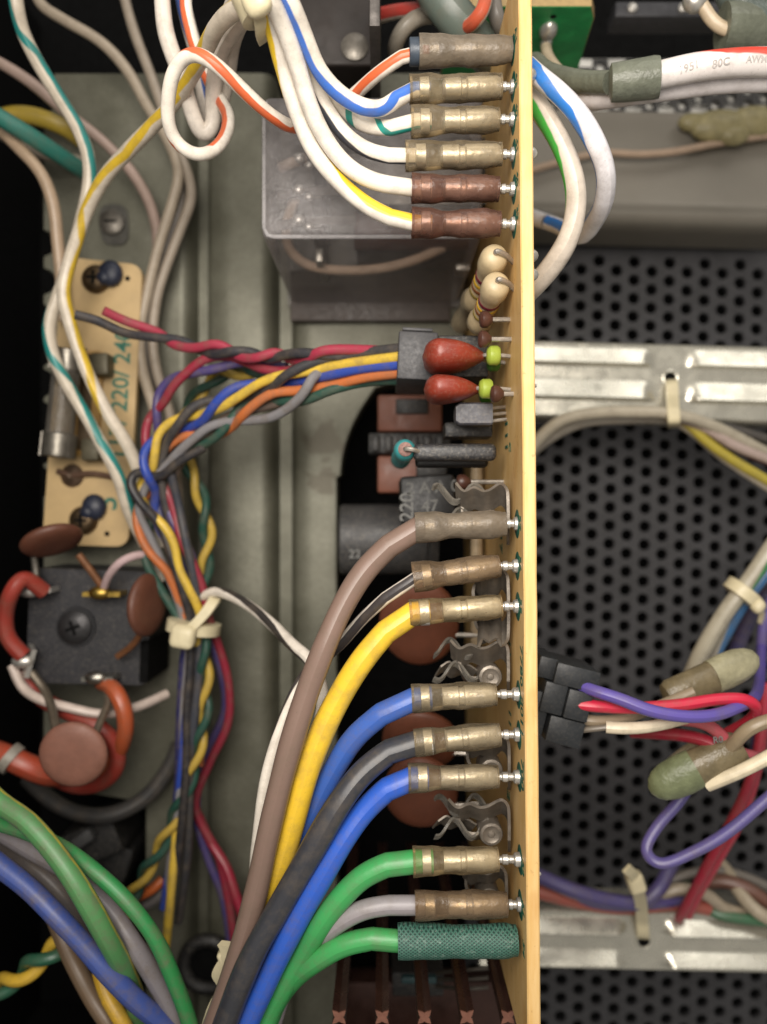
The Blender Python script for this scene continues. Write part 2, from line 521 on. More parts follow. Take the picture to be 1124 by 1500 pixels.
# perforated strip and ledge at the back of the right-hand bay
perforated('perforated_strip', P(700, 0, -78).x, P(1180, 0, -78).x, P(0, 166, -78).y, P(0, 96, -78).y, -78, 24 * .1483, 22 * .1483, 1.0, 0, M_BLACK)
b = MB(); b.box((P(940, 0, -81).x, P(0, 135, -81).y, -81), (P(1180, 0, -81).x - P(700, 0, -81).x, 14, 1))
solo('backing_plate', b, mat('#d8d6cf', .5, .0), kind='structure')
def ledge():
    z = -74; k = (CAM_H - z) / FPX
    prof = [(158, -4), (158, -.6), (161, 0), (190, .2), (240, .3), (290, .2), (300, .5), (306, 1.8), (314, 2.4), (322, 1.9), (328, .2), (330, -3), (330, -12)]
    vs, fs = [], []; xs = [690 + 20 * i for i in range(27)]
    for px in xs:
        for py, dz in prof: vs.append(Vector(((px - 562) * k, (750 - py) * k - (px - 785) * .0035, z + dz)))
    n = len(prof)
    for i in range(len(xs) - 1):
        for j in range(n - 1):
            a = i * n + j; fs.append((a, a + 1, a + n + 1, a + n))
    solo('chassis_ledge', MB().add(vs, fs), mat('#7f7a70', .5, .35, .08, 60, .15, 1500, key='ledge_steel'), kind='structure', ang=50)
ledge()

M_RAIL = mat('#cdcabc', .24, .72, .15, 160, .10, 1500, key='zinc_rail')
def rail(label, top, bot, beads, hole, slope):
    z = -62; k = (CAM_H - z) / FPX
    hx, hy = hole
    t = thing('chassis_rail', label, 'rail', P(hx, hy, z - 8))
    X = lambda px: (px - 562) * k
    Y = lambda py: (750 - py) * k
    # grid with bead relief; a real hole is left around (hx,hy)
    rowpy = [top + (bot - top) * i / 64 for i in range(65)]
    colpx = [702 + 5.0 * i for i in range(98)]
    vs, fs = [], []
    def relief(px, py):
        d = 0
        for (bc, bw, bh) in beads:
            u = (py - bc) / bw
            e = min(1, max(0, (abs(px - hx) - 26) / 14))
            if -1 < u < 1: d += bh * e * (min(1, (u + 1) / 1.7) if u < .7 else (math.cos((u - .7) / .3 * math.pi) * .5 + .5))
        return d
    for px in colpx:
        for i, py in enumerate(rowpy):
            vs.append(Vector((X(px), Y(py + (px - 785) * slope), z + relief(px, py))))
    n = len(rowpy)
    rh = 10
    for i in range(len(colpx) - 1):
        for j in range(n - 1):
            cx = colpx[i] + 2.5; cy = (rowpy[j] + rowpy[j + 1]) / 2 + (cx - 785) * slope
            if math.hypot(cx - hx, cy - hy) < rh: continue
            a = i * n + j; fs.append((a, a + 1, a + n + 1, a + n))
    mb = MB().add(vs, fs)
    # turned-down flanges with rounded shoulders
    for py0, sgn in ((top, -1), (bot, 1)):
        v2 = []; f2 = []
        prof = [(0, 0), (2.5 * sgn, -.25), (4.5 * sgn, -1), (5.5 * sgn, -2.2), (5.5 * sgn, -9)]
        for px in colpx:
            for dy, dz in prof: v2.append(Vector((X(px), Y(py0 + dy + (px - 785) * slope), z + dz)))
        m_ = len(prof)
        for i in range(len(colpx) - 1):
            for j in range(m_ - 1):
                a = i * m_ + j; f2.append((a, a + 1, a + m_ + 1, a + m_) if sgn > 0 else (a + 1, a, a + m_, a + m_ + 1))
        mb.add(v2, f2)
    part(t, 'web', mb, M_RAIL, 60)
    ring = []
    rm = 10.5 * k
    rb = MB()
    c = P(hx, hy, z)
    a_, q = [], 20
    for i in range(q + 1):
        an = 2 * math.pi * i / q; a_.append(Vector((c.x + rm * math.cos(an), c.y + rm * math.sin(an), z + .05)))
    rb.tube(a_, .28, 8, False)
    part(t, 'hole_rim', rb, M_RAIL)
    hb = MB(); hb.lathe((c.x, c.y, z - .6), (c.x, c.y, z - 3), [(0, rm * .98), (1, rm * .98)], 20)
    part(t, 'hole_shade', hb, M_PAINT_SHADE)  # black plug just under the rim, drawn for the shade inside
    return t
rail('bright zinc cross rail below the grey ledge, tied with a white wire bundle', 502, 606, [(520, 14, 1.25), (569, 16, 1.42)], (982, 554), .028)
rail('bright zinc cross rail under the purple and red wires, tie standing up from its hole', 1334, 1416, [(1352, 11, 2.1), (1399, 11, 2.1)], (943, 1378), .022)

# ------------------------------------------------------------------ the main circuit board, seen along its edge
def bx(y): return 17.05 - y * .0088          # x of the component face
TH = 1.62
def board_material(c1, c2, key):
    m, nt, out = newmat(key)
    b = nt.nodes.new('ShaderNodeBsdfPrincipled'); nt.links.new(b.outputs[0], out.inputs[0])
    g = nt.nodes.new('ShaderNodeNewGeometry')
    mp = nt.nodes.new('ShaderNodeVectorMath'); mp.operation = 'MULTIPLY'; nt.links.new(g.outputs['Position'], mp.inputs[0])
    mp.inputs[1].default_value = (3.0, .35, 1.0)
    n = noise(nt, 420, 5, .6, mp.outputs[0]); c = ramp(nt, n.outputs[0], .3, .7, lin(c1), lin(c2)).outputs[0]
    n2 = noise(nt, 110, 3, .5); c = mixc(nt, mth(nt, 'MULTIPLY', ramp(nt, n2.outputs[0], .55, .72).outputs[0], .4), c, lin('#b9762c'))
    n3 = noise(nt, 900, 3, .7); c = mixc(nt, mth(nt, 'MULTIPLY', ramp(nt, n3.outputs[0], .63, .7).outputs[0], .35), c, lin('#7c5224'))
    nt.links.new(c, b.inputs['Base Color']); b.inputs['Roughness'].default_value = .5
    bp = nt.nodes.new('ShaderNodeBump'); bp.inputs['Strength'].default_value = .25; bp.inputs['Distance'].default_value = .0002
    nt.links.new(n.outputs[0], bp.inputs['Height']); nt.links.new(bp.outputs[0], b.inputs['Normal'])
    return m
M_BOARD = board_material('#d9ae69', '#e6c286', 'phenolic_board')
main = thing('circuit_board', 'upright yellow circuit board seen along its edge with terminal pins', 'circuit board', (17.5, 0, -74))
mb = MB()
# slightly chamfered slab, cut into short lengths so the long edge stays subtly uneven
ys = [68 - i * 4 for i in range(35)]
sec = lambda y: [(bx(y), -73), (bx(y), -.18), (bx(y) + .18, 0), (bx(y) + TH - .18, 0), (bx(y) + TH, -.18), (bx(y) + TH, -73)]
vs = []; fs = []
for y in ys:
    j = random.uniform(-.025, .025)
    vs += [Vector((x + j, y, z)) for x, z in sec(y)]
for i in range(len(ys) - 1):
    for q in range(6):
        a = i * 6 + q; c = i * 6 + (q + 1) % 6; fs.append((a, a + 6, c + 6, c))
fs.append(tuple(range(6))); fs.append(tuple((len(ys) - 1) * 6 + q for q in range(5, -1, -1)))
mb.add(vs, fs)
part(main, 'laminate', mb, M_BOARD, 30)
ZP = -4.6
M_MASK = mat('#155a49', .45, 0, .3, 1500, .1, key='green_resist')
def pin(py, x_from):
    y = P(0, py, ZP).y; f = bx(y)
    p = MB(); L = f - x_from
    p.lathe((x_from - .6, y, ZP), (f + .1, y, ZP), [(0, .42), (.3, .45), (.34, .62), (.52, .66), (.56, .5), (.72, .5), (.78, .85), (1, .95)], 16)
    part(main, 'pin', p, M_TIN)
    d = MB(); d.lathe((f - .05, y, ZP), (f + .02, y, ZP), [(0, 1.75), (1, 1.9)], 28)
    part(main, 'solder_resist_ring', d, M_MASK)
def face_text(body, py, z, size, vertical=True):
    y = P(0, py, z).y
    # lettering printed on the face, read along the board's length
    M = frame((bx(y) - .03, y, z), (0, -1, 0), (0, 0, 1))
    part(main, 'lettering', text_mb(body, size, M), M_INK)
for body, py, z, s in [('A1', 52, -2.2, 1.9), ('43', 118, -2.1, 1.9), ('42', 163, -2.1, 1.9), ('41', 214, -2.1, 1.9), ('40', 262, -2.1, 1.9), ('39', 312, -2.1, 1.9),
                       ('57', 766, -2.4, 2.0), ('56', 826, -2.4, 2.0), ('55', 888, -2.4, 2.0), ('7780', 975, -2.2, 2.6), ('8011', 1050, -2.2, 2.6), ('700', 1135, -2.2, 2.6),
                       ('52', 1272, -2.3, 2.0), ('51', 1332, -2.3, 2.0), ('54', 1390, -2.3, 2.0),
                       ('14', 720, -14, 2.4), ('17', 795, -19, 3.0), ('11', 950, -12, 2.8), ('11', 1052, -12, 2.8), ('2', 1165, -14, 3.2), ('111', 638, -13, 3.2), ('C', 655, -10, 2.0)]:
    face_text(body, py, z, s)

# ------------------------------------------------------------------ sleeved terminal wires
def terminal(label, col, stripe, r, pts, L, R, rad, tint='beige', ring=False, fabric=False, group=None, pin_gap=True):
    """pts: pixel path ending just inside the left end of the sleeve; L,R pixel ends of the sleeve axis"""
    zl = ZP
    a, b_ = P(L[0], L[1], zl), P(R[0], R[1], zl)
    t = thing('terminal_wire', label, 'wire', (b_.x, b_.y, b_.z - 2), group)
    ax = (b_ - a).normalized()
    c = curve(pts) + [a + ax * .6, a + ax * 2.6]
    part(t, 'insulation', MB().tube(c, uneven(r, len(c)), 16, us=stripe_course(pts, c, stripe)), wmat(col, stripe))
    n = 26; prof = []
    ph = random.random() * 6
    ln = (b_ - a).length
    for i in range(n + 1):
        u = i / n
        k = 1 + .035 * math.sin(u * 9 + ph) + .02 * math.sin(u * 23 + ph * 2)
        if not fabric:
            k *= 1.06 - .16 * min(1, max(0, (u - .22) / .12)) + (.05 if .5 < u < .85 else 0)
        if u > .96: k *= .94
        prof.append((u, rad * k))
    lip = [(.03, prof[0][1] * .84), (.0, prof[0][1] * .88)]
    s = MB(); s.lathe(a, b_, lip + prof + [(.99, prof[-1][1] * .7)], 26, wob=.06, caps=False)
    if fabric:
        part(t, 'sleeve', s, M_BRAID)
    else:
        M = {'beige': clearmat('#a8997f', '#efe7d6', .24, .2), 'red': clearmat('#7a5a4e', '#dac0b2', .42, .24),
             'brown': clearmat('#8f7a62', '#e0d0b8', .38, .24), 'amber': clearmat('#b5a280', '#f4ecda', .20, .24),
             'dull': clearmat('#877b6b', '#d6cbba', .60, .34)}[tint]
        sl = part(t, 'sleeve', s, M)
        m = MB()
        m.lathe(a.lerp(b_, .36), a.lerp(b_, .985), [(0, r * .9), (.04, rad * .72), (.3, rad * .74), (.33, rad * .62), (.4, rad * .62), (.43, rad * .76), (.93, rad * .76), (1, rad * .6)], 22, wob=.03)
        part(t, 'connector_barrel', m, M_BARREL)
        m = MB()
        m.lathe(a.lerp(b_, .10), a.lerp(b_, .22), [(0, r * .9), (.1, max(r * 1.07, rad * .84)), (.9, max(r * 1.07, rad * .84)), (1, r * .9)], 22, wob=.02)
        part(t, 'crimp', m, M_BARREL)
    if ring:
        m = MB(); q = a - ax * .5
        m.lathe(q - ax * .75, q + ax * .75, [(0, rad * .80), (.06, rad * .88), (.94, rad * .88), (1, rad * .80)], 24)
        part(t, 'tape_band', m, mat('#3a4450', .45))
    if pin_gap: pin(R[1], b_.x)
    return t
M_BARREL = mat('#dedbd4', .32, .55, .25, 700, .4, 1300, key='tinned_barrel')
def braid_material():
    m, nt, out = newmat('green_braid')
    b = nt.nodes.new('ShaderNodeBsdfPrincipled'); nt.links.new(b.outputs[0], out.inputs[0])
    g = nt.nodes.new('ShaderNodeNewGeometry')
    h = []
    for an in (.95, -.95):
        wv = nt.nodes.new('ShaderNodeTexWave'); wv.inputs['Scale'].default_value = 950; wv.inputs['Distortion'].default_value = .6
        mp = nt.nodes.new('ShaderNodeMapping'); mp.inputs['Rotation'].default_value = (0, 0, an)
        nt.links.new(g.outputs['Position'], mp.inputs[0]); nt.links.new(mp.outputs[0], wv.inputs[0]); h.append(wv.outputs['Fac'])
    hh = mth(nt, 'MAXIMUM', h[0], h[1])
    c = ramp(nt, hh, .3, 1, lin('#1c3730'), lin('#3f6b5d')).outputs[0]
    n = noise(nt, 2200, 3); c = mixc(nt, mth(nt, 'MULTIPLY', ramp(nt, n.outputs[0], .55, .75).outputs[0], .5), c, lin('#93a79c'))
    nt.links.new(c, b.inputs['Base Color']); b.inputs['Roughness'].default_value = .55
    bp = nt.nodes.new('ShaderNodeBump'); bp.inputs['Strength'].default_value = .35; bp.inputs['Distance'].default_value = .00015
    nt.links.new(hh, bp.inputs['Height']); nt.links.new(bp.outputs[0], b.inputs['Normal'])
    return m
M_BRAID = braid_material()

WH = '#e4dccf'
# upper row (white wires from the laced bundle)
terminal('white wire with orange stripe, looped then ending in the sleeve with a grey tape band', WH, ('#d2643a', .2, ((8, .1), (9, .55), (10, .75), (11, .62), (13, .75), (14, .78), (15, .95), (17, 1.12), (19, 1.2), (22, 1.02))), .88,
         [(278, -30, -16), (272, 5, -14), (284, 60, -14), (298, 100, -17), (312, 130, -18), (326, 152, -17), (335, 172, -15), (330, 200, -13), (311, 222, -11), (285, 227, -9), (258, 208, -8), (246, 178, -6), (247, 140, -4), (254, 105, -2), (268, 84, -1), (288, 78, 0), (318, 96, 0), (352, 128, -2), (395, 167, -5), (434, 187, -9), (478, 172, -12), (520, 138, -10), (556, 106, -6), (588, 84, -4.6)],
         (614, 76), (749, 73), 1.92, 'dull', ring=True)
terminal('white wire with blue stripe curving into the second sleeve below the taped one', WH, ('#3f6fc4', .22, ((1, .2), (2, .19), (3, .17), (4, .16), (5, .2), (6, .14), (7, -.02))), 1.02,
         [(395, -55, 9), (418, -15, 8), (446, 50, 4), (468, 104, 1), (498, 138, -1), (532, 157, -2), (558, 160, -3), (580, 146, -4)], (600, 132), (735, 127), 1.78, 'beige')
terminal('white wire spiralled with teal stripe between the blue striped and black striped wires', WH, ('#1f8f84', .2, ((2, -.1), (3, .25), (4, .85), (5, 1.25), (6, 1.75), (7, 2.25))), 1.0,
         [(388, -50, 7), (404, -12, 6), (436, 56, 1), (468, 116, -3), (500, 152, -5), (521, 176, -6), (547, 187, -6), (573, 187, -5)], (602, 178), (731, 175), 1.78, 'beige')
terminal('white wire with thin black stripe below the teal spiralled one', WH, ('#3a3d45', .2, ((1, .1), (2, .15), (3, .17), (4, .16), (5, .2), (6, .26), (7, .3))), 1.0,
         [(384, -50, 8), (398, -10, 7), (424, 45, 2), (452, 108, -2), (478, 160, -4), (506, 198, -5), (540, 221, -5), (570, 228, -4.6)], (594, 229), (735, 226), 1.78, 'beige')
terminal('plain white wire entering the upper of two reddish sleeves', WH, None, 1.06,
         [(380, -50, 10), (390, -10, 9), (410, 25, 6), (435, 92, 2), (457, 163, -1), (483, 213, -3), (517, 250, -4), (555, 268, -4.6), (588, 273, -4.6)], (603, 276), (731, 277), 1.84, 'red')
terminal('white wire with yellow stripe entering the lower reddish sleeve beside the resistors', WH, ('#e2be2c', .22, ((1, .15), (3, .2), (4, .4), (5, .66), (6, .85), (7, .93), (8, .93))), 1.06,
         [(376, -50, 9), (384, -10, 8), (397, 25, 5), (412, 86, 1), (433, 158, -2), (460, 222, -4), (498, 268, -5), (539, 302, -5), (573, 319, -4.6)], (603, 327), (733, 328), 1.84, 'red')
# lower row
terminal('thick brown cable in the topmost sleeve of the lower row', '#7d675c', None, 1.52,
         [(300, 1540, -12), (318, 1490, -10), (348, 1405, -8), (374, 1313, -6), (397, 1207, -4), (425, 1096, -3), (452, 1010, -3), (478, 942, -3), (507, 879, -4), (537, 833, -4.6), (570, 800, -4.6)], (608, 773), (741, 767), 1.82, 'dull')
terminal('white wire with black stripe passing under the brown cable into a tilted brown sleeve', '#e6ddd0', ('#3a3637', .26, ((1, -.5), (3, -.36), (5, -.2), (6, .04), (7, .06), (9, -.04))), .8,
         [(372, 1330, -14), (374, 1270, -12), (378, 1225, -10), (390, 1140, -9), (412, 1065, -9), (446, 990, -10), (470, 968, -10), (498, 944, -9), (530, 908, -7), (565, 876, -5)], (605, 846), (732, 829), 1.8, 'brown')
terminal('thick yellow cable curving down beside the brown cable', '#e5bd36', None, 1.6,
         [(352, 1545, -16), (366, 1450, -13), (392, 1330, -10), (417, 1250, -7), (451, 1128, -5), (472, 1072, -5), (498, 1020, -5), (531, 967, -4.6), (565, 926, -4.6)], (600, 898), (735, 888), 1.72, 'amber')
terminal('thick blue cable from the sleeve above the black cable, diving behind it', '#3a5fae', None, 1.5,
         [(352, 1520, -17), (380, 1400, -15), (425, 1275, -11), (451, 1208, -9), (481, 1143, -7), (520, 1080, -5.5), (559, 1046, -4.6)], (603, 1023), (727, 1017), 1.72, 'beige')
terminal('thick black cable between the two blue cables', '#37383d', None, 1.62,
         [(310, 1560, -10), (332, 1495, -8), (370, 1400, -5), (412, 1325, -4), (455, 1250, -3), (497, 1177, -3), (533, 1130, -4), (570, 1101, -4.6)], (607, 1088), (733, 1076), 1.72, 'beige')
terminal('thick blue cable from the sleeve below the black cable down along its side', '#2f5cc0', None, 1.52,
         [(345, 1550, -11), (366, 1492, -9), (395, 1429, -7), (432, 1354, -5), (470, 1287, -4), (503, 1231, -4), (537, 1184, -4.6), (567, 1156, -4.6)], (598, 1140), (730, 1138), 1.74, 'beige')
terminal('thick green cable from the clear amber sleeve above the grey cable', '#3f9c55', None, 1.46,
         [(375, 1545, -12), (393, 1488, -11), (417, 1444, -9), (444, 1399, -7), (470, 1354, -5), (498, 1317, -4.6), (533, 1283, -4.6), (567, 1267, -4.6)], (605, 1262), (730, 1259), 1.82, 'amber')
terminal('grey cable entering the sleeve between the two green cables', '#938d90', None, 1.26,
         [(400, 1500, -15), (415, 1450, -13), (438, 1410, -10), (466, 1378, -7), (498, 1350, -5), (533, 1332, -4.6), (570, 1326, -4.6)], (608, 1326), (743, 1325), 1.78, 'brown')
terminal('thick green cable entering the dark green braided sleeve', '#3f9c55', None, 1.42,
         [(385, 1520, -14), (405, 1468, -12), (429, 1433, -9), (466, 1405, -6), (503, 1384, -5), (545, 1375, -4.6)], (583, 1379), (757, 1378), 2.05, fabric=True, pin_gap=False)

# ------------------------------------------------------------------ sheet-metal clips between the lower sleeves
M_CLIP = mat('#7d756b', .42, .55, .3, 500, .25, key='clip_steel')
def clip(py, label, flip=1, z=-9.5, sx=1.0, extra=True, glue=False):
    c = P(730, py, z); y = c.y; f = bx(y)
    t = thing('terminal_clip', label, 'clip', (f - 3, y, z - 4), 'sheet metal clips on the board')
    s1 = [Vector((f - 8.2 * sx, y + 2.3 * flip, z)), Vector((f - 7.0 * sx, y + 1.2 * flip, z)), Vector((f - 5.6 * sx, y + 1.7 * flip, z)), Vector((f - 4.2 * sx, y + 1.2 * flip, z)), Vector((f - 3.4 * sx, y + 1.3 * flip, z)), Vector((f - 1.5, y + 2.2 * flip, z)), Vector((f - .75, y + 1.5 * flip, z)), Vector((f - .55, y - .5 * flip, z)), Vector((f - .55, y - 3.2 * flip, z))]
    part(t, 'strip', MB().ribbon(smooth(s1, .35), (-.15, .95 * flip, 1), 4.0, .4), M_CLIP)
    arc = [Vector((f - 4.6 * sx + 2.1 * math.cos(a), y - .6 * flip + 2.1 * flip * math.sin(a), z - 2.2)) for a in [math.radians(60 + 12 * i) for i in range(20)]]
    part(t, 'spring', MB().ribbon(arc, (-.2, .6 * flip, 1), 3.6, .4), M_CLIP)
    r = MB(); r.lathe((f - 3.0, y - 1.4 * flip, z - 3.4), (f - 3.0, y - 1.4 * flip, z + .8), [(0, 1.6), (.88, 1.6), (.93, 1.5), (.95, 1.15), (.93, 1.0), (.92, .5), (.95, .4), (.96, .1)], 18)
    part(t, 'rivet', r, M_CLIP)
    if extra:
        s2 = [Vector((f - 9.8 * sx, y - 1.4 * flip, z - 3)), Vector((f - 8.6 * sx, y - .7 * flip, z - 3)), Vector((f - 7.6 * sx, y - 1.5 * flip, z - 3)), Vector((f - 6.2 * sx, y - 1.1 * flip, z - 3)), Vector((f - 4.8 * sx, y - 1.9 * flip, z - 3))]
        part(t, 'tab', MB().ribbon(smooth(s2, .35), (.3, .8, 1), 3.0, .25), M_CLIP)
    if glue:
        for k_ in range(2):
            ph = random.random() * 6
            g_ = [Vector((f - 10.5 + i * .55, y + 1.1 * math.sin(i * .7 + ph) + (2.2 - 3.2 * k_) * flip, z - .5 + .5 * math.cos(i * .9 + ph))) for i in range(14)]
            part(t, 'glue_strand', MB().ribbon(smooth(g_, .3), (.2, .8, .6), .9, .35), clearmat('#9a958c', '#e6e2da', .35, .3))
    return t
clip(748, 'bent sheet metal clip over the brown cable sleeve', 1, -8.5, .9, False, True)
clip(872, 'bent sheet metal clip under the sleeve of the black striped wire', 1, -9, .6, False)
clip(905, 'bent sheet metal clip under the yellow cable sleeve', -1, -9, .55, False)
clip(975, 'bent sheet metal clip with rivet between yellow and blue cable sleeves', 1, -9.5, 1.0, True, True)
clip(1112, 'bent sheet metal clip between black cable sleeve and lower blue cable sleeve', 1, -9.5, .8, False)
clip(1205, 'bent sheet metal clip with rivet above the amber green cable sleeve', 1, -10, 1.05, True, True)
clip(1300, 'bent sheet metal clip between green and grey cable sleeves', 1, -13, .8, False)

# ------------------------------------------------------------------ parts on the board between the two rows
def resistor_cream(label, a, b_, lead_to):
    A, B = P(*a), P(*b_)
    t = thing('resistor', label, 'resistor', B, 'pale resistors standing on the board')
    pr = [(0, .5), (.012, 1.1), (.035, 1.55), (.08, 1.8), (.2, 1.84), (.28, 1.6), (.32, 1.48), (.7, 1.48), (.75, 1.62), (.82, 1.8), (.93, 1.8), (.98, 1.3), (1, .5)]
    body = part(t, 'body', MB().lathe(A, B, pr, 24), mat('#b5a381', .42, 0, .15, 600, .15, key='cream_lacquer'))
    for u, col in ((.36, '#6d2030'), (.45, '#c9a02c'), (.54, '#7a4a2a'), (.64, '#8d7a3c')):
        part(body, 'colour_band', MB().lathe(A.lerp(B, u), A.lerp(B, u + .05), [(0, 1.49), (.1, 1.53), (.9, 1.53), (1, 1.49)], 24), mat(col, .4))
    T = (A - B).normalized(); q = P(*lead_to)
    part(t, 'lead', MB().tube(smooth([A - T * .6, A + T * .5, A.lerp(q, .5) + T * .65, q], .2), .36, 10), M_LEAD)
    return t
resistor_cream('pale banded resistor standing right under the lower reddish sleeve', (727, 371, -4.5), (694, 448, -20), (752, 384, -6))
resistor_cream('pale banded resistor standing in front of its twin near the black connector', (730, 412, -4.5), (700, 478, -17.5), (754, 424, -6))
t = thing('resistor', 'greyish resistor deep behind the two pale banded resistors', 'resistor', P(672, 500, -34))
A, B = P(696, 432, -22), P(674, 478, -34)
part(t, 'body', MB().lathe(A, B, [(0, .4), (.03, 1.5), (.1, 1.8), (.25, 1.7), (.33, 1.4), (.62, 1.4), (.7, 1.7), (.9, 1.7), (1, .5)], 20), mat('#8d8068', .45, 0, .25))
part(t, 'lead', MB().tube([A, A + (A - B).normalized() * 3], .35, 8), M_LEAD)

def bead(label, py, px0, px1, z, col='#4a2f26'):
    y = P(0, py, z).y; a = Vector((P(px0, py, z).x, y, z)); b_ = Vector((P(px1, py, z).x, y, z)); f = bx(y)
    t = thing('diode', label, 'diode', (a.x, y, z - 1))
    part(t, 'body', MB().lathe(a, b_, [(0, .3), (.08, .9), (.25, 1.15), (.6, 1.1), (.85, .7), (1, .4)], 16), mat(col, .35, 0, .3))
    part(t, 'lead', MB().tube([b_ - Vector((.5, 0, 0)), Vector((f + .1, y, z))], .33, 8), M_LEAD)
bead('small dark brown bead on a bright lead below the pale resistors', 468, 702, 722, -9)
bead('small dark brown bead on a bright lead above the upper red capacitor', 497, 700, 720, -8)
bead('small dark bead with bright lead right of the lower red capacitor', 577, 718, 738, -6.5)
bead('small dark bead on the lead beside the printed black capacitor', 706, 668, 690, -16)

# black wire connector with its cable leaving to the left
def rotbox(parent, name, px0, px1, py0, py1, z0, z1, m, rot=0, bev=.3):
    c0 = P((px0 + px1) / 2, (py0 + py1) / 2, z1)
    sx = (px1 - px0) * (CAM_H - z1) / FPX; sy = (py1 - py0) * (CAM_H - z1) / FPX
    mbx = MB(); mbx.box((c0.x, c0.y, (z0 + z1) / 2), (sx, sy, z1 - z0), Matrix.Rotation(rot, 3, 'Z'), bev)
    return part(parent, name, mbx, m)
M_CONN = mat('#37373a', .5, 0, .15, 900, .15, dust=.08, key='connector_plastic')
t = thing('wire_connector', 'black plastic connector with a multicoloured harness plugged in, behind red capacitors', 'connector', P(640, 520, -30))
rotbox(t, 'housing', 583, 641, 485, 556, -30, -15, M_CONN, -.05)
rotbox(t, 'header', 641.5, 716, 491, 552, -30, -17, M_BLACK, 0)
rotbox(t, 'latch', 590, 634, 480, 484.5, -24, -17, M_CONN, -.05, .1)

def red_cap(label, px0, px1, py, half, z, beadx):
    t = thing('capacitor', label, 'capacitor', P(px0, py, z - 5))
    a = P(px0, py, z); b_ = P(px1, py, z)
    pr = []
    for i in range(25):
        u = i / 24
        if u < .24: r = math.sqrt(max(0, 1 - ((u - .24) / .24) ** 2)) ** .85
        else:
            v = (u - .24) / .76; r = (1 - v ** 2.6) * (1 - .12 * v)
        pr.append((u, max(.12, r * half)))
    mbx = MB().lathe(a, b_, pr, 32, sy=2.3, sq=.72)
    part(t, 'body', mbx, mat('#823223', .36, 0, .2, 500, .12, dust=.15, key='red_lacquer'))
    yb = a.y; f = bx(yb)
    for dz, col in ((1.6, '#93a43f'), (-3.2, '#3f6a26')):
        xb = P(beadx, py, z + dz).x
        part(t, 'bead', MB().lathe((xb - .95, yb - .1, z + dz), (xb + .95, yb - .1, z + dz), [(0, .5), (.06, 1.0), (.25, 1.3), (.75, 1.32), (.94, 1.05), (1, .5)], 20), mat(col, .35, 0, .15, key='bead_' + col.strip('#')))
        part(t, 'lead', MB().tube(smooth([Vector((b_.x - 1.2, yb, z)), Vector((xb - 1.2, yb, z + dz * .8)), Vector((xb, yb, z + dz)), Vector((f + .1, yb - .2, z + dz))], .3), .28, 8), M_LEAD)
red_cap('red drop-shaped capacitor directly in front of the black connector', 619, 716, 523, 2.15, -10.5, 723)
red_cap('red drop-shaped capacitor beside the small black transistor', 621, 708, 571, 1.85, -10.5, 712)

t = thing('transistor', 'small black transistor with a flat face under the lower red capacitor', 'transistor', P(695, 607, -18))
c = P(695, 606, -11.5); L2 = 2.5; hw = 1.52
D = [(-hw, 0), (-hw + .25, .25), (hw - .25, .25), (hw, 0), (hw, -2.2), (hw * .7, -3.8), (0, -4.5), (-hw * .7, -3.8), (-hw, -2.2)]
vsx = []; 
for xx, sh in ((-L2, .72), (-L2 + .55, 1), (L2 - .15, 1), (L2, .93)):
    vsx += [Vector((c.x + xx, c.y + y * sh, c.z + (z if sh > .9 else z * .9))) for y, z in D]
fsx = [tuple(range(len(D))), tuple(3 * len(D) + j for j in range(len(D) - 1, -1, -1))]
for i in range(3):
    for j in range(len(D)):
        j2 = (j + 1) % len(D); fsx.append((i * len(D) + j, (i + 1) * len(D) + j, (i + 1) * len(D) + j2, i * len(D) + j2))
part(t, 'body', MB().add(vsx, fsx), mat('#4a4a50', .5, 0, .15, 900, .2, dust=.2))
for k_ in range(3):
    yy = c.y - .9 + .9 * k_; part(t, 'lead', MB().tube([Vector((c.x + L2 - .3, yy, c.z - 1.2)), Vector((bx(yy) + .1, yy + .3, c.z - 1.2 - .5 * k_))], .25, 8), M_LEAD)
rotbox(t, 'lower_body', 652, 722, 618, 640, -24, -19, M_BLACK)  # black block for the deeper, darker part of the same transistor

t = thing('resistor', 'upright teal resistor at the end of a black sleeved lead', 'resistor', P(590, 668, -26))
A = P(594, 658, -10.5); B = Vector((A.x - .3, A.y - .2, -31))
part(t, 'body', MB().lathe(A, B, [(0, .6), (.01, .95), (.04, 1.3), (.08, 1.52), (.17, 1.52), (.23, 1.35), (.3, 1.24), (.66, 1.24), (.72, 1.5), (.92, 1.5), (1, .6)], 24), mat('#3f9496', .38, 0, .2, 600, .15, key='teal_lacquer'))
part(t, 'end_face', MB().lathe(A + Vector((0, 0, .02)), A + Vector((0, 0, .12)), [(0, .98), (1, .85)], 20), mat('#8a6a62', .7, 0, .5, 3000, .2))
ysl = P(0, 663, -11.5).y
part(t, 'lead', MB().tube(smooth([A - Vector((0, 0, .5)), A + Vector((.1, 0, .55)), A + Vector((.9, -.1, .75)), Vector((A.x + 2.0, ysl, -10.6))], .2), .34, 8), M_LEAD)
s = MB(); s.box(((P(606, 0, -11).x + P(727, 0, -11).x) / 2, ysl, -11.3), (P(727, 0, -11).x - P(606, 0, -11).x, 2.3, 2.3), None, .7, 3)
part(t, 'sleeve', s, mat('#29292b', .45, 0, .3, 1200, .3, dust=.22))
s = MB(); s.box((P(662, 0, -15).x, ysl - .75, -15.5), (10.2, 2.2, 2.4), None, .6, 3)
part(t, 'sleeve', s, mat('#141415', .5))

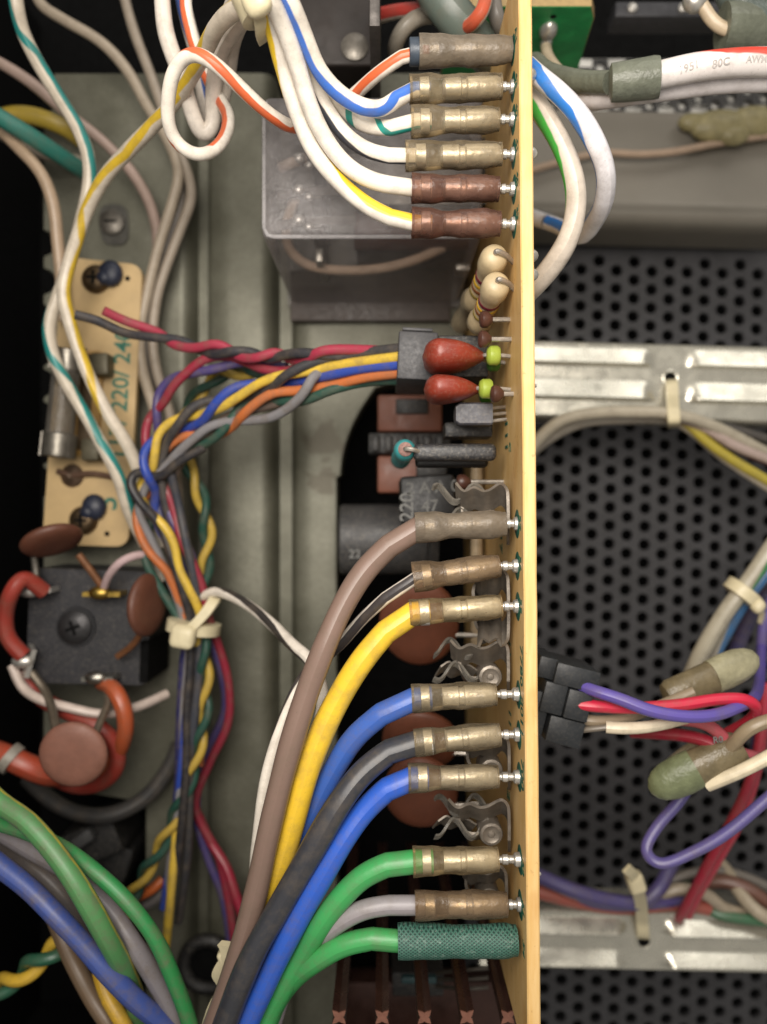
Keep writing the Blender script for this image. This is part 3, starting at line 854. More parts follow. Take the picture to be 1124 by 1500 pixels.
# deep parts under the row of sleeves
M_TERRA = mat('#74432f', .5, 0, .2, 350, .15, key='terracotta_epoxy')
def block(label, py0, py1, slot):
    t = thing('coil_former', label, 'component', P(590, (py0 + py1) / 2, -62))
    rotbox(t, 'body', 553, 648, py0, py1, -62, -48, M_TERRA, 0, .5)
    rotbox(t, 'hollow', slot[0], slot[1], slot[2], slot[3], -49, -47.2, M_BLACK, 0, .3)  # black slab drawn for the dark of a square hole
block('terracotta block with a black insert, deep under the lower red capacitor', 578, 632, (580, 628, 584, 606))
block('terracotta block deep behind the upright teal resistor', 667, 722, (610, 655, 672, 700))
t = thing('contact_strip', 'black ribbed strip standing between the two terracotta blocks', 'component', P(600, 650, -62))
rotbox(t, 'body', 540, 660, 634, 664, -62, -46, M_BLACK)
for i in range(6): rotbox(t, 'rib', 545 + i * 19, 556 + i * 19, 637, 661, -46.2, -44.6, M_BLACK)

t = thing('film_capacitor', 'black boxy capacitor with faint white printing behind the brown cable sleeve', 'capacitor', P(625, 730, -40))
rotbox(t, 'body', 588, 668, 696, 775, -42, -28, mat('#161617', .45, 0, .3, 800, .2), .06, .6)
M_PRINT = mat('#6f6f6c', .6, 0, .4, 2500, 0, key='white_print')
ct = P(595, 752, -27.9)
part(t, 'lettering', text_mb('A220', 3.0, frame((ct.x + .2, ct.y, -27.93), (0, 1, 0), (-1, 0, 0))), M_PRINT)
ct = P(634, 717, -27.9)
part(t, 'lettering', text_mb('2 A A 0', 2.6, frame((ct.x, ct.y + .3, -27.93), (1, .06, 0), (0, 1, 0))), M_PRINT)
ct = P(630, 742, -27.9)
part(t, 'lettering', text_mb('47', 2.6, frame((ct.x, ct.y, -27.93), (1, .06, 0), (0, 1, 0))), M_PRINT)
t = thing('electrolytic_capacitor', 'large dark grey cylindrical capacitor lying behind the brown cable', 'capacitor', P(550, 790, -62))
A, B = P(497, 790, -52), P(640, 790, -52)
part(t, 'can', MB().lathe(A, B, [(0, 4.5), (.01, 6.0), (.03, 6.5), (.88, 6.5), (.9, 6.2), (.92, 6.5), (1, 6.2)], 32), mat('#3b3b3c', .5, 0, .3, 200, .2, dust=.3))
for px in (520, 548):
    part(t, 'lettering', text_mb('22', 2.2, frame((P(px, 812, -46).x, P(px, 812, -46).y, -45.8), (1, 0, 0), (0, .96, .2))), mat('#7d7d7a', .6))

def disc(label, c, r, tilt, name='disc_capacitor', m=M_TERRA, th=2.6, lead=True, ry=None, bury=-60):
    q = P(*c)
    t = thing(name, label, 'capacitor', q - Vector((0, 0, r)), None)
    R = Matrix.Rotation(tilt[0], 3, 'X') @ Matrix.Rotation(tilt[1], 3, 'Y')
    mbx = MB(); mbx.lathe((0, 0, -th / 2), (0, 0, th / 2), [(0, .35 * r), (.06, .7 * r), (.2, .92 * r), (.4, r), (.6, r), (.8, .92 * r), (.94, .7 * r), (1, .35 * r)], 32)
    ry = ry or 1
    mbx.v = [R @ Vector((v.x, v.y * ry, v.z)) + q for v in mbx.v]
    part(t, 'body', mbx, m, 60)
    return t, q, R
for lab, c, r, tl, ry in (('terracotta disc capacitor below the yellow cable sleeve', (614, 912, -36), 6.6, (.35, -.1), 1.2),
                          ('terracotta disc capacitor behind the black cable sleeve', (616, 1085, -36), 6.4, (.5, -.1), 1.0),
                          ('terracotta disc capacitor below the lower blue cable sleeve', (616, 1160, -32), 6.0, (.3, -.1), 1.1)):
    t, q, R = disc(lab, c, r, tl, ry=ry)
    for dy in (-2, 2):
        part(t, 'lead', MB().tube([q + Vector((r * .8, dy, 0)), Vector((bx(q.y) + .1, q.y + dy, q.z + 1))], .4, 8), M_LEAD)
# cream spacer post running along the deep face of the board
for lab, p0, p1 in (('cream lead running along the board face behind the black sleeved resistor', 672, 714), ('cream lead running along the board face below the brown cable sleeve', 775, 822), ('cream lead running along the board face below the yellow cable sleeve', 900, 935)):
    z = -36; y0, y1 = P(0, p0, z).y, P(0, p1, z).y
    solo('lead_wire', MB().tube([Vector((bx(0) - 1.6, y0 + 1, z)), Vector((bx(0) - 1.6, (y0 + y1) / 2, z)), Vector((bx(0) - 1.6, y1 - 1, z))], 1.0, 12), mat('#b49f80', .45), lab, 'wire')

# heat sink fins at the foot of the picture
hs = thing('heat_sink', 'dark brown heat sink with five copper ended fins beside the braided sleeve', 'heat sink', P(620, 1490, -70))
M_FIN = mat('#4a332c', .3, .4, .3, 300, .15, key='brown_anodised')
M_COP = mat('#8c6050', .42, .35, .25, 900, .3, key='copper_cut')
star = []
for i in range(16):
    an = 2 * math.pi * i / 16 + math.pi / 4
    star.append((math.cos(an) * (1.35 if i % 4 == 0 else (.85 if i % 2 else .6)), math.sin(an) * (1.35 if i % 4 == 0 else (.85 if i % 2 else .6))))
for px in (497, 560, 622, 684, 744):
    q = P(px, 1489, -14)
    f = part(hs, 'fin', MB().prism([(x + q.x, y + q.y) for x, y in star], -72, -14), M_FIN, 20)
    part(f, 'cut_end', MB().prism([(x * .97 + q.x, y * .97 + q.y) for x, y in star], -14, -13.8), M_COP, 20)
rotbox(hs, 'base', 480, 770, 1440, 1560, -76, -70, M_FIN)
# small parts glimpsed behind the fins
t = thing('transistor', 'teal and black power transistor standing behind the heat sink fins', 'transistor', P(610, 1430, -62))
rotbox(t, 'body', 575, 650, 1425, 1460, -62, -45, M_BLACK)
rotbox(t, 'tab', 588, 640, 1432, 1442, -44.9, -43.5, mat('#2c4548', .5))
for i in range(3):
    yy = P(0, 1418 + 14 * i, -40).y
    part(t, 'lead', MB().tube(smooth([P(640, 1425 + 10 * i, -45), P(690, 1420 + 14 * i, -40), Vector((bx(yy) + .1, yy, -40))], .8), .35, 8), mat('#4a443c', .5, .4))

# ------------------------------------------------------------------ relay under the upper wires
rl = thing('relay', 'relay in a dusty clear plastic cover under the white wires', 'relay', P(520, 320, -60))
x0, x1 = P(383, 0, -20).x, 14.6
y0 = P(0, 349, -20).y; y1 = y0 + 21
def shell(x0, x1, y0, y1, z0, z1, bev, th):
    bm = bmesh.new(); bmesh.ops.create_cube(bm, size=1)
    for v in bm.verts: v.co = Vector(((x0 + x1) / 2 + v.co.x * (x1 - x0), (y0 + y1) / 2 + v.co.y * (y1 - y0), (z0 + z1) / 2 + v.co.z * (z1 - z0)))
    bot = [f for f in bm.faces if f.normal.z < -.9]
    bmesh.ops.delete(bm, geom=bot, context='FACES')
    ed = [e for e in bm.edges if len(e.link_faces) == 2]
    bmesh.ops.bevel(bm, geom=ed, offset=bev, segments=4, affect='EDGES', profile=.5)
    bm.verts.index_update()
    mb = MB(); mb.add([v.co.copy() for v in bm.verts], [tuple(v.index for v in f.verts) for f in bm.faces]); bm.free(); return mb
M_COVER = clearmat('#cfcaca', '#f4f2f2', .22, .2, .2, 200, .5)
cv = part(rl, 'cover', shell(x0, x1, y0, y1, -60, -20, 1.3, 0), M_COVER, 50)
part(rl, 'cover_flange', shell(x0 - .6, x1 + .1, y0 - .6, y1 + .5, -60, -57.5, .4, 0), M_COVER, 50)
rim = MB()
for za in (-20.15,):
    rim.tube([Vector((x0 + .9, y1 - .9, za)), Vector((x0 + .35, y1 - 1.6, za - .2)), Vector((x0 + .35, y0 + 1.6, za - .2)), Vector((x0 + .9, y0 + .5, za)), Vector((x0 + 1.8, y0 + .3, za - .1)), Vector((x1 - 1.2, y0 + .3, za - .1))], .3, 8)
part(rl, 'edge_highlight', rim, clearmat('#c9c6c6', '#ffffff', .45, .2, .3, 300, .5))  # paler tube added to draw the bright line along the cover edge
rotbox(rl, 'base', 425, 660, 395, 470, -59, -57, mat('#453b35', .5))
rotbox(rl, 'coil_frame', 520, 690, 258, 352, -57, -40, mat('#4d494b', .5, .3, .3, 400))
rotbox(rl, 'armature', 520, 735, 200, 300, -36.5, -33, mat('#5c5852', .4, .8, .3, 400))
mm = MB(); mm.lathe(P(520, 330, -42), P(690, 330, -42), [(0, 4.2), (1, 4.2)], 24); part(rl, 'coil', mm, mat('#4c2a20', .5, 0, .3, 400))
for i, py in enumerate((232, 278, 322)):
    q = P(438, py, -29)
    m_ = MB(); m_.ball(q, (1.0, .9, .7)); m_.ball(q + Vector((1.6, -1.2, .2)), (.7, .6, .5))
    part(rl, 'contact', m_, M_TIN)
    part(rl, 'contact_spring', MB().ribbon([q + Vector((-3.5, -.8, -.6)), q + Vector((0, 0, -.8)), q + Vector((9, .4, -1.2))], (0, 1, 0), 1.5, .25), mat('#4a4540', .5, .5))
    rotbox(rl, 'contact_post', 455, 472, py - 5, py + 14, -57, -34, M_DARKSTEEL)
part(rl, 'lead', MB().tube(curve([(432, 292, -32), (420, 330, -36), (424, 365, -40), (450, 388, -42), (500, 396, -42), (560, 393, -42), (610, 380, -42), (650, 362, -42)]), .85, 12), wmat('#cbb199'))
part(rl, 'contact_lead', MB().tube(curve([(412, 246, -30), (425, 240, -29), (445, 232, -30)]), .9, 10), wmat('#a8988a'))
rotbox(rl, 'terminal', 462, 474, 362, 384, -50, -38, M_STEEL)
rotbox(rl, 'window', 668, 690, 384, 396, -50, -46, M_STEEL)

# ------------------------------------------------------------------ dark metalwork at the back
t = thing('transformer_shield', 'dark painted metal box behind the relay', 'metal box', P(470, 60, -60))
bb = MB(); xa, xb = P(398, 0, -30).x, P(548, 0, -30).x; ya = P(0, 96, -30).y
bb.box(((xa + xb) / 2, ya + 12, -46), (xb - xa, 24, 32), None, .6, 3); part(t, 'body', bb, mat('#241d19', .55, .2, .3, 200))
for px in (420, 520):
    q = P(px, 70, -30); s_ = MB(); s_.lathe((q.x, q.y, -30.2), (q.x, q.y, -29.2), [(0, 2.2), (.6, 2.2), (1, 1.4)], 20); part(t, 'screw', s_, M_DARKSTEEL)
t = thing('bracket_plate', 'thin grey metal plate standing on edge behind the upper sleeves', 'bracket', P(548, 20, -55))
bb = MB(); q0, q1 = P(541, 38, -6), P(557, 38, -6)
bb.box(((q0.x + q1.x) / 2, q0.y + 8, -31), (q1.x - q0.x, 16, 50), None, .15); part(t, 'plate', bb, mat('#4b4744', .45, .6, .4, 500))

# ------------------------------------------------------------------ voltage selector board with its fuse, on the chassis floor
vsb = thing('fuse_board', 'small tan board printed 220/240 carrying a glass fuse, on the chassis floor', 'circuit board', P(130, 590, -60))
ZB = -51.5
def q2(px, py, z): v = P(px, py, z); return (v.x, v.y)
def roundpoly(corners, r, seg=6):
    out = []; n = len(corners)
    for i in range(n):
        p, a, b_ = Vector(corners[i]), Vector(corners[i - 1]), Vector(corners[(i + 1) % n])
        u = (a - p).normalized() * r; v = (b_ - p).normalized() * r
        for k in range(seg + 1):
            s_ = k / seg; out.append(tuple(p + u * (1 - s_) ** 2 + v * s_ ** 2))
    return out
cor = [q2(62, 797, ZB), q2(188, 801, ZB), q2(209, 388, ZB), q2(92, 376, ZB)]
part(vsb, 'laminate', MB().prism(roundpoly(cor, 2.6), ZB - 1.6, ZB), mat('#b79c6e', .5, 0, .12, 250, .15, key='tan_laminate'), 30)
sl = [q2(112, 668, ZB), q2(146, 669, ZB), q2(154, 516, ZB), q2(120, 514, ZB)]
part(vsb, 'fuse_cradle', MB().prism(roundpoly(sl, .8), ZB, ZB + 1.0), mat('#a07c40', .4, 0, .2), 30)
sl = [q2(116, 660, ZB), q2(134, 660, ZB), q2(141, 520, ZB), q2(124, 520, ZB)]
part(vsb, 'cradle_slot', MB().prism(roundpoly(sl, .6), ZB + 1.0, ZB + 1.2), mat('#4d3a1e', .5), 30)
for px, py, bxp, byp in ((142, 410, 161, 400), (124, 762, 137, 743)):
    q = P(px, py, ZB)
    scw = MB(); scw.lathe((q.x, q.y, ZB), (q.x, q.y, ZB + 2.0), [(0, 2.6), (.4, 2.6), (.8, 2.1), (1, 1.2)], 24)
    so = part(vsb, 'screw', scw, mat('#5c4c38', .4, .8, .4, 700))
    xx = MB(); xx.box((q.x, q.y, ZB + 2.0), (2.4, .5, .15)); xx2 = MB(); xx2.box((q.x, q.y, ZB + 2.03), (.5, 2.4, .15))
    part(so, 'slot', xx, M_PAINT_SHADE); part(so, 'slot', xx2, M_PAINT_SHADE)  # raised black bars drawn for the shade in the cross slot
    q = P(bxp, byp, ZB + 1.2); pb = MB(); pb.ball((q.x, q.y, ZB + .9), (2.3, 2.5, 1.5)); pb.ball((q.x - 1.0, q.y - .9, ZB + 1.3), (1.5, 1.4, 1.2))
    part(vsb, 'paint_blob', pb, mat('#252a3a', .45, 0, .3))
ax_ = (Vector(q2(155, 400, ZB)) - Vector(q2(133, 780, ZB))).normalized()
def board_text(body, px, py, size, a=None):
    q = P(px, py, ZB)
    part(vsb, 'lettering', text_mb(body, size, frame((q.x, q.y, ZB + .03), (ax_.x, ax_.y, 0), (-ax_.y, ax_.x, 0))), mat('#2d6b58', .6, 0, .3, 1200, 0))
board_text('117/ 220/ 240', 177, 578, 4.3); board_text('5', 158, 737, 5.4)
for px, py in ((187, 408), (157, 782)):
    q = P(px, py, ZB); d = MB(); d.lathe((q.x, q.y, ZB), (q.x, q.y, ZB + .05), [(0, .5), (1, .45)], 12); part(vsb, 'hole', d, M_PAINT_SHADE)  # flat black disc, hole shade put in as colour
fa, fb = P(101, 512, -45), P(84, 668, -45)
part(vsb, 'fuse_glass', MB().lathe(fa.lerp(fb, .2), fa.lerp(fb, .8), [(0, 2.45), (1, 2.45)], 24), clearmat('#8d8880', '#d8d4cc', .30, .12))
for u0, u1 in ((0, .2), (.78, 1)):
    part(vsb, 'fuse_cap', MB().lathe(fa.lerp(fb, u0), fa.lerp(fb, u1), [(0, 2.0), (.08, 2.55), (.92, 2.55), (1, 2.5)], 24), mat('#8a857b', .38, .8))
for u in (.08, .9):
    c = fa.lerp(fb, u); d = (fb - fa).normalized(); n_ = Vector((-d.y, d.x, 0))
    arc = [c + n_ * 2.9 * math.cos(a) + Vector((0, 0, 2.9 * math.sin(a))) for a in [math.radians(35 - 16 * i) for i in range(16)]]
    part(vsb, 'fuse_clip', MB().ribbon(arc, d, 4.2, .3), M_DARKSTEEL)
    cc = c + n_ * 4.6; cb = MB(); cb.box((cc.x, cc.y, ZB + 2), (3.2, 4, 4), None, .4); part(vsb, 'clip_base', cb, mat('#55503f', .5, .4))
q = P(106, 697, ZB); lug = MB(); lug.lathe((q.x, q.y, ZB), (q.x, q.y, ZB + 1.6), [(0, 2.2), (.3, 1.9), (.6, 1.0), (1, .4)], 18)
part(vsb, 'solder_lug', lug, mat('#7a6656', .35, .7, .4))
part(vsb, 'lug_tail', MB().tube(curve([(84, 690, ZB + 1), (106, 697, ZB + 1), (130, 693, ZB + .8), (168, 699, ZB + .6)]), .55, 8), mat('#6d5445', .4, .5))

# screws on the chassis
t = thing('chassis_screw', 'dull grey recessed screw above the tan fuse board', 'screw', P(166, 330, ZF))
q = P(166, 328, ZF); m_ = MB(); m_.prism(roundpoly([q2(150, 360, ZF), q2(190, 360, ZF), q2(188, 300, ZF), q2(146, 300, ZF)], 2.4), ZF - .5, ZF + .5)
part(t, 'washer', m_, mat('#4f4d47', .5, .4, .3), 30)
m_ = MB(); m_.lathe((q.x, q.y, ZF + .5), (q.x, q.y, ZF + 1.7), [(0, 2.5), (.6, 2.4), (1, 1.4)], 24); part(t, 'head', m_, M_DARKSTEEL)
m_ = MB(); m_.box((q.x, q.y, ZF + 1.7), (2.4, .5, .1)); part(t, 'slot', m_, M_PAINT_SHADE)  # black bar, its colour standing for the shade in the slot

# ------------------------------------------------------------------ black mains switch block with lugs, lower left
ZS = -46
sw = thing('voltage_switch', 'black square switch block with a centre screw and four solder lugs', 'switch', P(130, 920, -62))
cor = [q2(38, 1000, ZS), q2(216, 1004, ZS), q2(222, 838, ZS), q2(44, 832, ZS)]
part(sw, 'body', MB().prism(roundpoly(cor, 1.6), -60, ZS), mat('#26262a', .5, 0, .25, 300, .2, dust=.15), 30)
q = P(112, 918, ZS)
m_ = MB(); m_.lathe((q.x, q.y, ZS - .2), (q.x, q.y, ZS + .5), [(0, 3.6), (1, 3.5)], 32); part(sw, 'screw_seat', m_, mat('#1d1d20', .5))
m_ = MB(); m_.lathe((q.x, q.y, ZS + .3), (q.x, q.y, ZS + 1.8), [(0, 3.1), (.5, 3.0), (.85, 2.2), (1, 1.2)], 32)
so = part(sw, 'screw', m_, mat('#3c3b3c', .4, .6, .2))
for sx, sy in ((2.6, .55), (.55, 2.6)):
    m_ = MB(); m_.box((q.x, q.y, ZS + 1.82 + .02 * (sx > 1)), (sx, sy, .12), Matrix.Rotation(.35, 3, 'Z')); part(so, 'slot', m_, M_PAINT_SHADE)  # thin black bars give the cross recess its shade
def lug(px, py, ang, m, ln=6.0):
    q = P(px, py, ZS + 2.5); d = Vector((math.cos(ang), math.sin(ang), 0))
    part(sw, 'lug', MB().ribbon([q - d * ln / 2, q, q + d * ln / 2], (0, 0, 1) if abs(ang) < .3 else (d.y, -d.x, 1.5), 4.0, .8), m)
    m_ = MB(); m_.ball(q + Vector((-.4, .2, 1.4)), (2.0, 1.2, 1.2)); part(sw, 'solder', m_, M_TIN if m is M_TIN else m)
lug(52, 866, .1, M_TIN, 7); lug(154, 869, 0, M_BRASS, 6.5); lug(42, 968, 1.3, M_TIN, 5); lug(148, 992, 0, M_STEEL, 5.5)
m_ = MB(); m_.prism([q2(204, 1000, -44), q2(216, 1000, -44), q2(218, 940, -44), q2(206, 940, -44)], -58, -44); part(sw, 'side_fin', m_, M_PAINT_SHADE, 30)

M_DISC = mat('#82594a', .55, 0, .18, 350, .2, key='pink_brown_epoxy')
M_DISC2 = mat('#5f3a2b', .5, 0, .2, 350, .2, key='brown_epoxy')
t, q, R = disc('round pinkish brown disc capacitor lying flat among the red wires', (108, 1105, -34), 5.5, (.12, .05), m=M_DISC, th=2.2)
part(t, 'lead', MB().tube(curve([(82, 1070, -35), (78, 1045, -38), (68, 1015, -42), (46, 985, -43)]), .75, 8), mat('#6f6557', .4, .5))
part(t, 'lead', MB().tube(curve([(140, 1075, -35), (150, 1050, -38), (160, 1025, -41), (150, 998, -43)]), .7, 8), mat('#6f6557', .4, .5))
t, q, R = disc('brown disc capacitor leaning over the foot of the tan fuse board', (76, 792, -40), 5.2, (1.2, .38), m=M_DISC2, th=2.4)
part(t, 'lead', MB().tube(curve([(115, 812, -41), (135, 838, -42), (152, 862, -43)]), .65, 8), mat('#7a5236', .4, .3))
part(t, 'lead', MB().tube(curve([(46, 790, -42), (52, 830, -43), (54, 860, -43)]), .6, 8), M_DARKSTEEL)
t, q, R = disc('brown disc capacitor standing on edge right of the black switch block', (216, 886, -40), 5.4, (.1, 1.28), m=M_DISC2, th=2.4)
part(t, 'lead', MB().tube(curve([(208, 925, -40), (195, 945, -42), (172, 962, -43)]), .6, 8), mat('#7a5236', .4, .3))
RED = '#93382e'
wire('thick red wire bent over the left lugs of the black switch block', [(64, 866, -42), (34, 846, -39), (20, 862, -38), (8, 900, -40), (12, 935, -41), (34, 960, -42)], 1.4, RED)
wire('thick orange wire rising from the lower lug of the black switch block', [(150, 1000, -44), (168, 1010, -41), (182, 1040, -40), (184, 1072, -41), (172, 1104, -44), (150, 1130, -46)], 1.4, '#a8512f')
wire('red wire curling round the pinkish disc capacitor', [(30, 985, -46), (60, 1022, -45), (110, 1048, -43), (148, 1066, -42), (170, 1092, -43), (172, 1122, -44), (150, 1146, -46), (112, 1152, -48), (80, 1140, -49)], 1.4, RED)
wire('thin white and red wire crossing below the black switch block', [(18, 975, -44), (34, 1008, -43), (62, 1026, -41.5), (100, 1036, -41), (150, 1046, -42), (200, 1036, -46), (245, 1016, -50)], .85, '#c9b9ae', ('#b5443c', .4, .55, .05))
wire('orange red cable passing through a pale clip at the pinkish disc capacitor', [(-25, 1096, -44), (10, 1108, -42), (40, 1122, -42), (75, 1134, -44), (105, 1130, -47)], 2.1, '#a3452e')
t = thing('cable_clip', 'pale plastic ring clip round the orange red cable', 'clip', P(16, 1112, -46))
a, b_ = P(12, 1108, -42), P(20, 1114, -42)
part(t, 'ring', MB().lathe(a - (b_ - a) * .2, b_ + (b_ - a) * .2, [(0, 2.2), (0.02, 2.7), (.98, 2.7), (1, 2.2)], 24), mat('#8d877c', .5))
wire('small pink white wire arching from the brass lug toward the harness', [(153, 860, -42), (160, 842, -40), (178, 822, -39), (205, 812, -40), (235, 815, -44)], .7, '#b9a0a0')
wire('dark grey wire sagging under the pinkish disc capacitor', [(40, 1140, -58), (64, 1164, -56), (107, 1189, -54), (160, 1194, -53), (214, 1168, -54), (248, 1124, -56), (262, 1090, -58)], 1.5, '#3b3a39')
t = thing('strain_relief', 'dull black cable clamp in the shadow above the thick cables', 'clamp', P(140, 1230, -70))
rotbox(t, 'body', 90, 175, 1210, 1265, -72, -58, M_BLACK, .4, .8)
rotbox(t, 'tongue', 104, 136, 1222, 1240, -58, -55, mat('#4a4a4a', .5), .6, .4)
rotbox(t, 'foot', 128, 190, 1236, 1290, -76, -64, M_BLACK, -.3, .8)
t = thing('grommet', 'black rubber grommet in the floor near the lower cable tie', 'grommet', P(304, 1412, -62))
q = P(304, 1412, -58)
m_ = MB(); m_.tube([q + Vector((4.6 * math.cos(a), 4.6 * math.sin(a), 0)) for a in [2 * math.pi * i / 32 for i in range(33)]], 1.3, 12, False)
part(t, 'ring', m_, M_BLACK)
m_ = MB(); m_.lathe(q - Vector((0, 0, 3.2)), q - Vector((0, 0, .4)), [(0, 4.4), (1, 4.4)], 28); part(t, 'bore', m_, M_PAINT_SHADE)  # black plug closes the bore and supplies its shade

# ------------------------------------------------------------------ loose wires, upper left
wire('white wire with teal stripe coming down from the top corner across the fuse board', [(20, -40, -26), (24, 5, -27), (32, 42, -29), (52, 85, -31), (84, 138, -33), (114, 187, -34), (130, 230, -35), (131, 272, -36), (118, 330, -37), (100, 392, -38), (85, 435, -38.5), (72, 478, -39), (78, 520, -40), (100, 566, -40), (119, 597, -40), (146, 645, -40), (173, 697, -41), (190, 750, -43), (214, 800, -45), (240, 850, -46)], 1.12, '#c6bba9', ('#1e7d78', .18, ((0, .2), (2, .1), (3, -.15), (4, -.15), (6, -.12), (7, -.2), (9, -.3), (10, -.72), (12, -.95), (13, -1.25), (15, -1.05), (16, -1.2), (17, -1.16))))
wire('white wire with yellow stripe sloping from the top cable tie down over the fuse board', [(392, -14, 7), (372, 0, 6), (352, 10, 4), (322, 34, -1), (297, 80, -8), (263, 140, -16), (228, 180, -21), (187, 222, -26), (152, 262, -30), (129, 306, -33), (112, 352, -35), (98, 400, -36), (93, 430, -36), (103, 474, -37), (128, 545, -38), (160, 609, -39), (190, 658, -41), (212, 720, -44), (240, 800, -46)], 1.12, '#cfc4b2', ('#cfae34', .19, ((1, .1), (3, .2), (4, -.2), (6, .0), (7, -.1), (9, .1), (10, -.25), (11, -.2), (13, -.2), (14, -.12), (15, .25))))
wire('white wire hanging in a narrow loop at the top cable tie', [(236, -40, -14), (238, 0, -14), (243, 48, -14), (258, 92, -15), (272, 132, -16), (284, 172, -18), (298, 200, -19), (312, 186, -19), (312, 140, -17), (320, 88, -13), (338, 48, -7), (362, 18, 0), (388, -8, 6)], 1.15, '#d9d0c4')
wire('white wire with blue stripe in the loop under the top cable tie', [(262, -40, -19), (268, 0, -19), (280, 50, -19), (294, 100, -20), (300, 150, -21), (310, 180, -21), (322, 160, -20), (334, 112, -17), (340, 66, -12), (356, 26, -5), (384, -6, 3)], 1.1, '#cfc6ba', ('#3c5a9a', .25, .2, .2))
wire('white wire with dark stripe tucked behind the top cable tie', [(320, 200, -24), (326, 150, -21), (336, 90, -16), (338, 40, -10), (338, 15, -6), (352, -10, -1), (372, -40, 2)], 1.05, '#c9c0b4', ('#33353c', .3, .1, .3))
wire('dim grey beige wire crossing the dark back toward the harness', [(48, -40, -48), (58, 4, -48), (92, 28, -48), (149, 62, -49), (186, 102, -50), (213, 150, -51), (246, 206, -52), (262, 252, -52), (252, 300, -53), (234, 356, -53), (216, 430, -53), (204, 495, -53), (210, 545, -53), (228, 609, -52), (236, 680, -50), (240, 740, -49)], 1.0, '#a39684')
wire('dim grey beige wire hanging straight from the top and passing right of the fuse board', [(176, -40, -50), (184, 2, -50), (199, 53, -51), (220, 107, -52), (236, 152, -52), (256, 210, -53), (275, 252, -53), (281, 287, -54), (264, 338, -54), (244, 391, -54), (230, 438, -54), (224, 502, -54), (232, 552, -54), (248, 600, -53), (258, 680, -52), (264, 780, -50)], .95, '#9b8f80')
wire('dark grey wire lying between the two dim beige wires', [(250, 205, -55), (262, 252, -55), (268, 290, -55), (250, 345, -55.5), (230, 400, -55.5), (218, 460, -55.5), (214, 520, -55.5), (224, 580, -55)], .9, '#5b544c')
wire('dusky pink wire sloping from the left edge above the round screw', [(-30, 78, -46), (0, 92, -46), (46, 121, -47), (96, 164, -48), (150, 206, -50), (196, 256, -52), (221, 302, -54), (231, 349, -56), (226, 400, -57)], 1.0, '#a08b80')
wire('beige wire curving down at the left edge to the fuse board', [(-30, 172, -44), (0, 190, -44), (28, 217, -44), (60, 253, -45), (78, 298, -46), (85, 356, -47), (90, 410, -48), (92, 470, -49)], 1.1, '#a8927a')
wire('thick green wire poking in from the left edge', [(-30, 152, -40), (0, 172, -40), (36, 194, -42), (78, 221, -46), (121, 250, -52), (130, 258, -56)], 1.5, '#2f6f63')
wire('olive yellow wire lying behind the thick green wire', [(-10, 176, -52), (21, 168, -52), (53, 171, -52), (93, 186, -53), (118, 204, -56)], 1.6, '#a08a34')
wire('pale beige wire tucked below the thick green wire', [(-20, 182, -54), (30, 212, -54), (60, 225, -54), (96, 232, -55), (125, 240, -58)], 1.2, '#8f8577')

# ------------------------------------------------------------------ the twisted harness leaving the black connector
def hz(px, py):
    if py < 705 and px >= 205: return -38 + max(0, px - 230) / 350 * 19
    return -39 - min(4, max(0, (py - 700) / 60))
def harness(label, col, pts, dz=0.0, r=.78):
    out = []
    for p in pts:
        d = p[2] if len(p) > 2 else 0
        out.append((p[0], p[1], hz(p[0], p[1]) + dz + d))
    wire(label, out, r, col, name='harness_wire', group='wires of the twisted harness', dirt=.5)
harness('yellow wire lying uppermost in the twisted harness', '#cfae42', [(592, 522), (530, 530), (480, 538), (447, 545, .6), (415, 549, 1.4), (383, 560, 1.8), (353, 579, 1.8), (324, 597, 1.5), (287, 609, 0), (255, 615, .8), (232, 636, 1.8), (227, 667, 1.6), (222, 692, 0), (206, 706, -1.2), (205, 725, -.5), (217, 749, .8), (239, 768, 1.5), (255, 795, 1.5), (262, 832, 1.6), (280, 868, 1.6), (295, 905, .5), (286, 950, -3), (278, 1000, -3.5), (282, 1060, -4), (270, 1110, -3), (262, 1160, -2), (257, 1235, -2), (247, 1349, -4), (240, 1420, -10)], 1.2)
harness('black wire wound round the yellow one in the twisted harness', '#3a393b', [(592, 510), (530, 517), (480, 525, .5), (447, 535, 2), (420, 549, 2.8), (399, 567, 1), (372, 581, -1), (340, 590, -1.5), (308, 586, .5), (281, 597, 2.5), (260, 624, 2.8), (244, 651, 1), (236, 690, 0), (243, 740, .5), (256, 790), (270, 850), (284, 905), (285, 980), (280, 1080), (278, 1150), (275, 1250, -3), (262, 1350, -8)], .8)
harness('bright blue wire in the twisted harness', '#2f479a', [(592, 534), (530, 540), (480, 550), (447, 557, -1), (407, 563, -1.5), (361, 563, .8), (337, 571, 2.4), (313, 595, 2.8), (297, 617, 1.2), (271, 629, -.5), (247, 636, -.6), (221, 647, 1.2), (209, 672, 2.2), (217, 699, 2.2), (229, 720, .8), (226, 750, -.5), (240, 785, 0), (258, 812, .8), (270, 867), (280, 910), (281, 980), (272, 1060), (266, 1130), (256, 1220, -3), (240, 1330, -6)], .9)
harness('orange wire in the twisted harness', '#bb6a3a', [(592, 546), (540, 552), (480, 566), (431, 573, .5), (404, 574, 1.6), (377, 589, 2), (356, 608, 1.6), (340, 626, -.5), (312, 640, -2), (281, 636, .6), (257, 646, 1), (239, 664, .6), (230, 690, .6), (218, 720, -1), (200, 750, .6), (204, 780, 1.0), (218, 808, 1.0), (246, 838, .4), (262, 880), (275, 920), (290, 1000, -1), (296, 1080, -1), (292, 1120, -2)], .2)
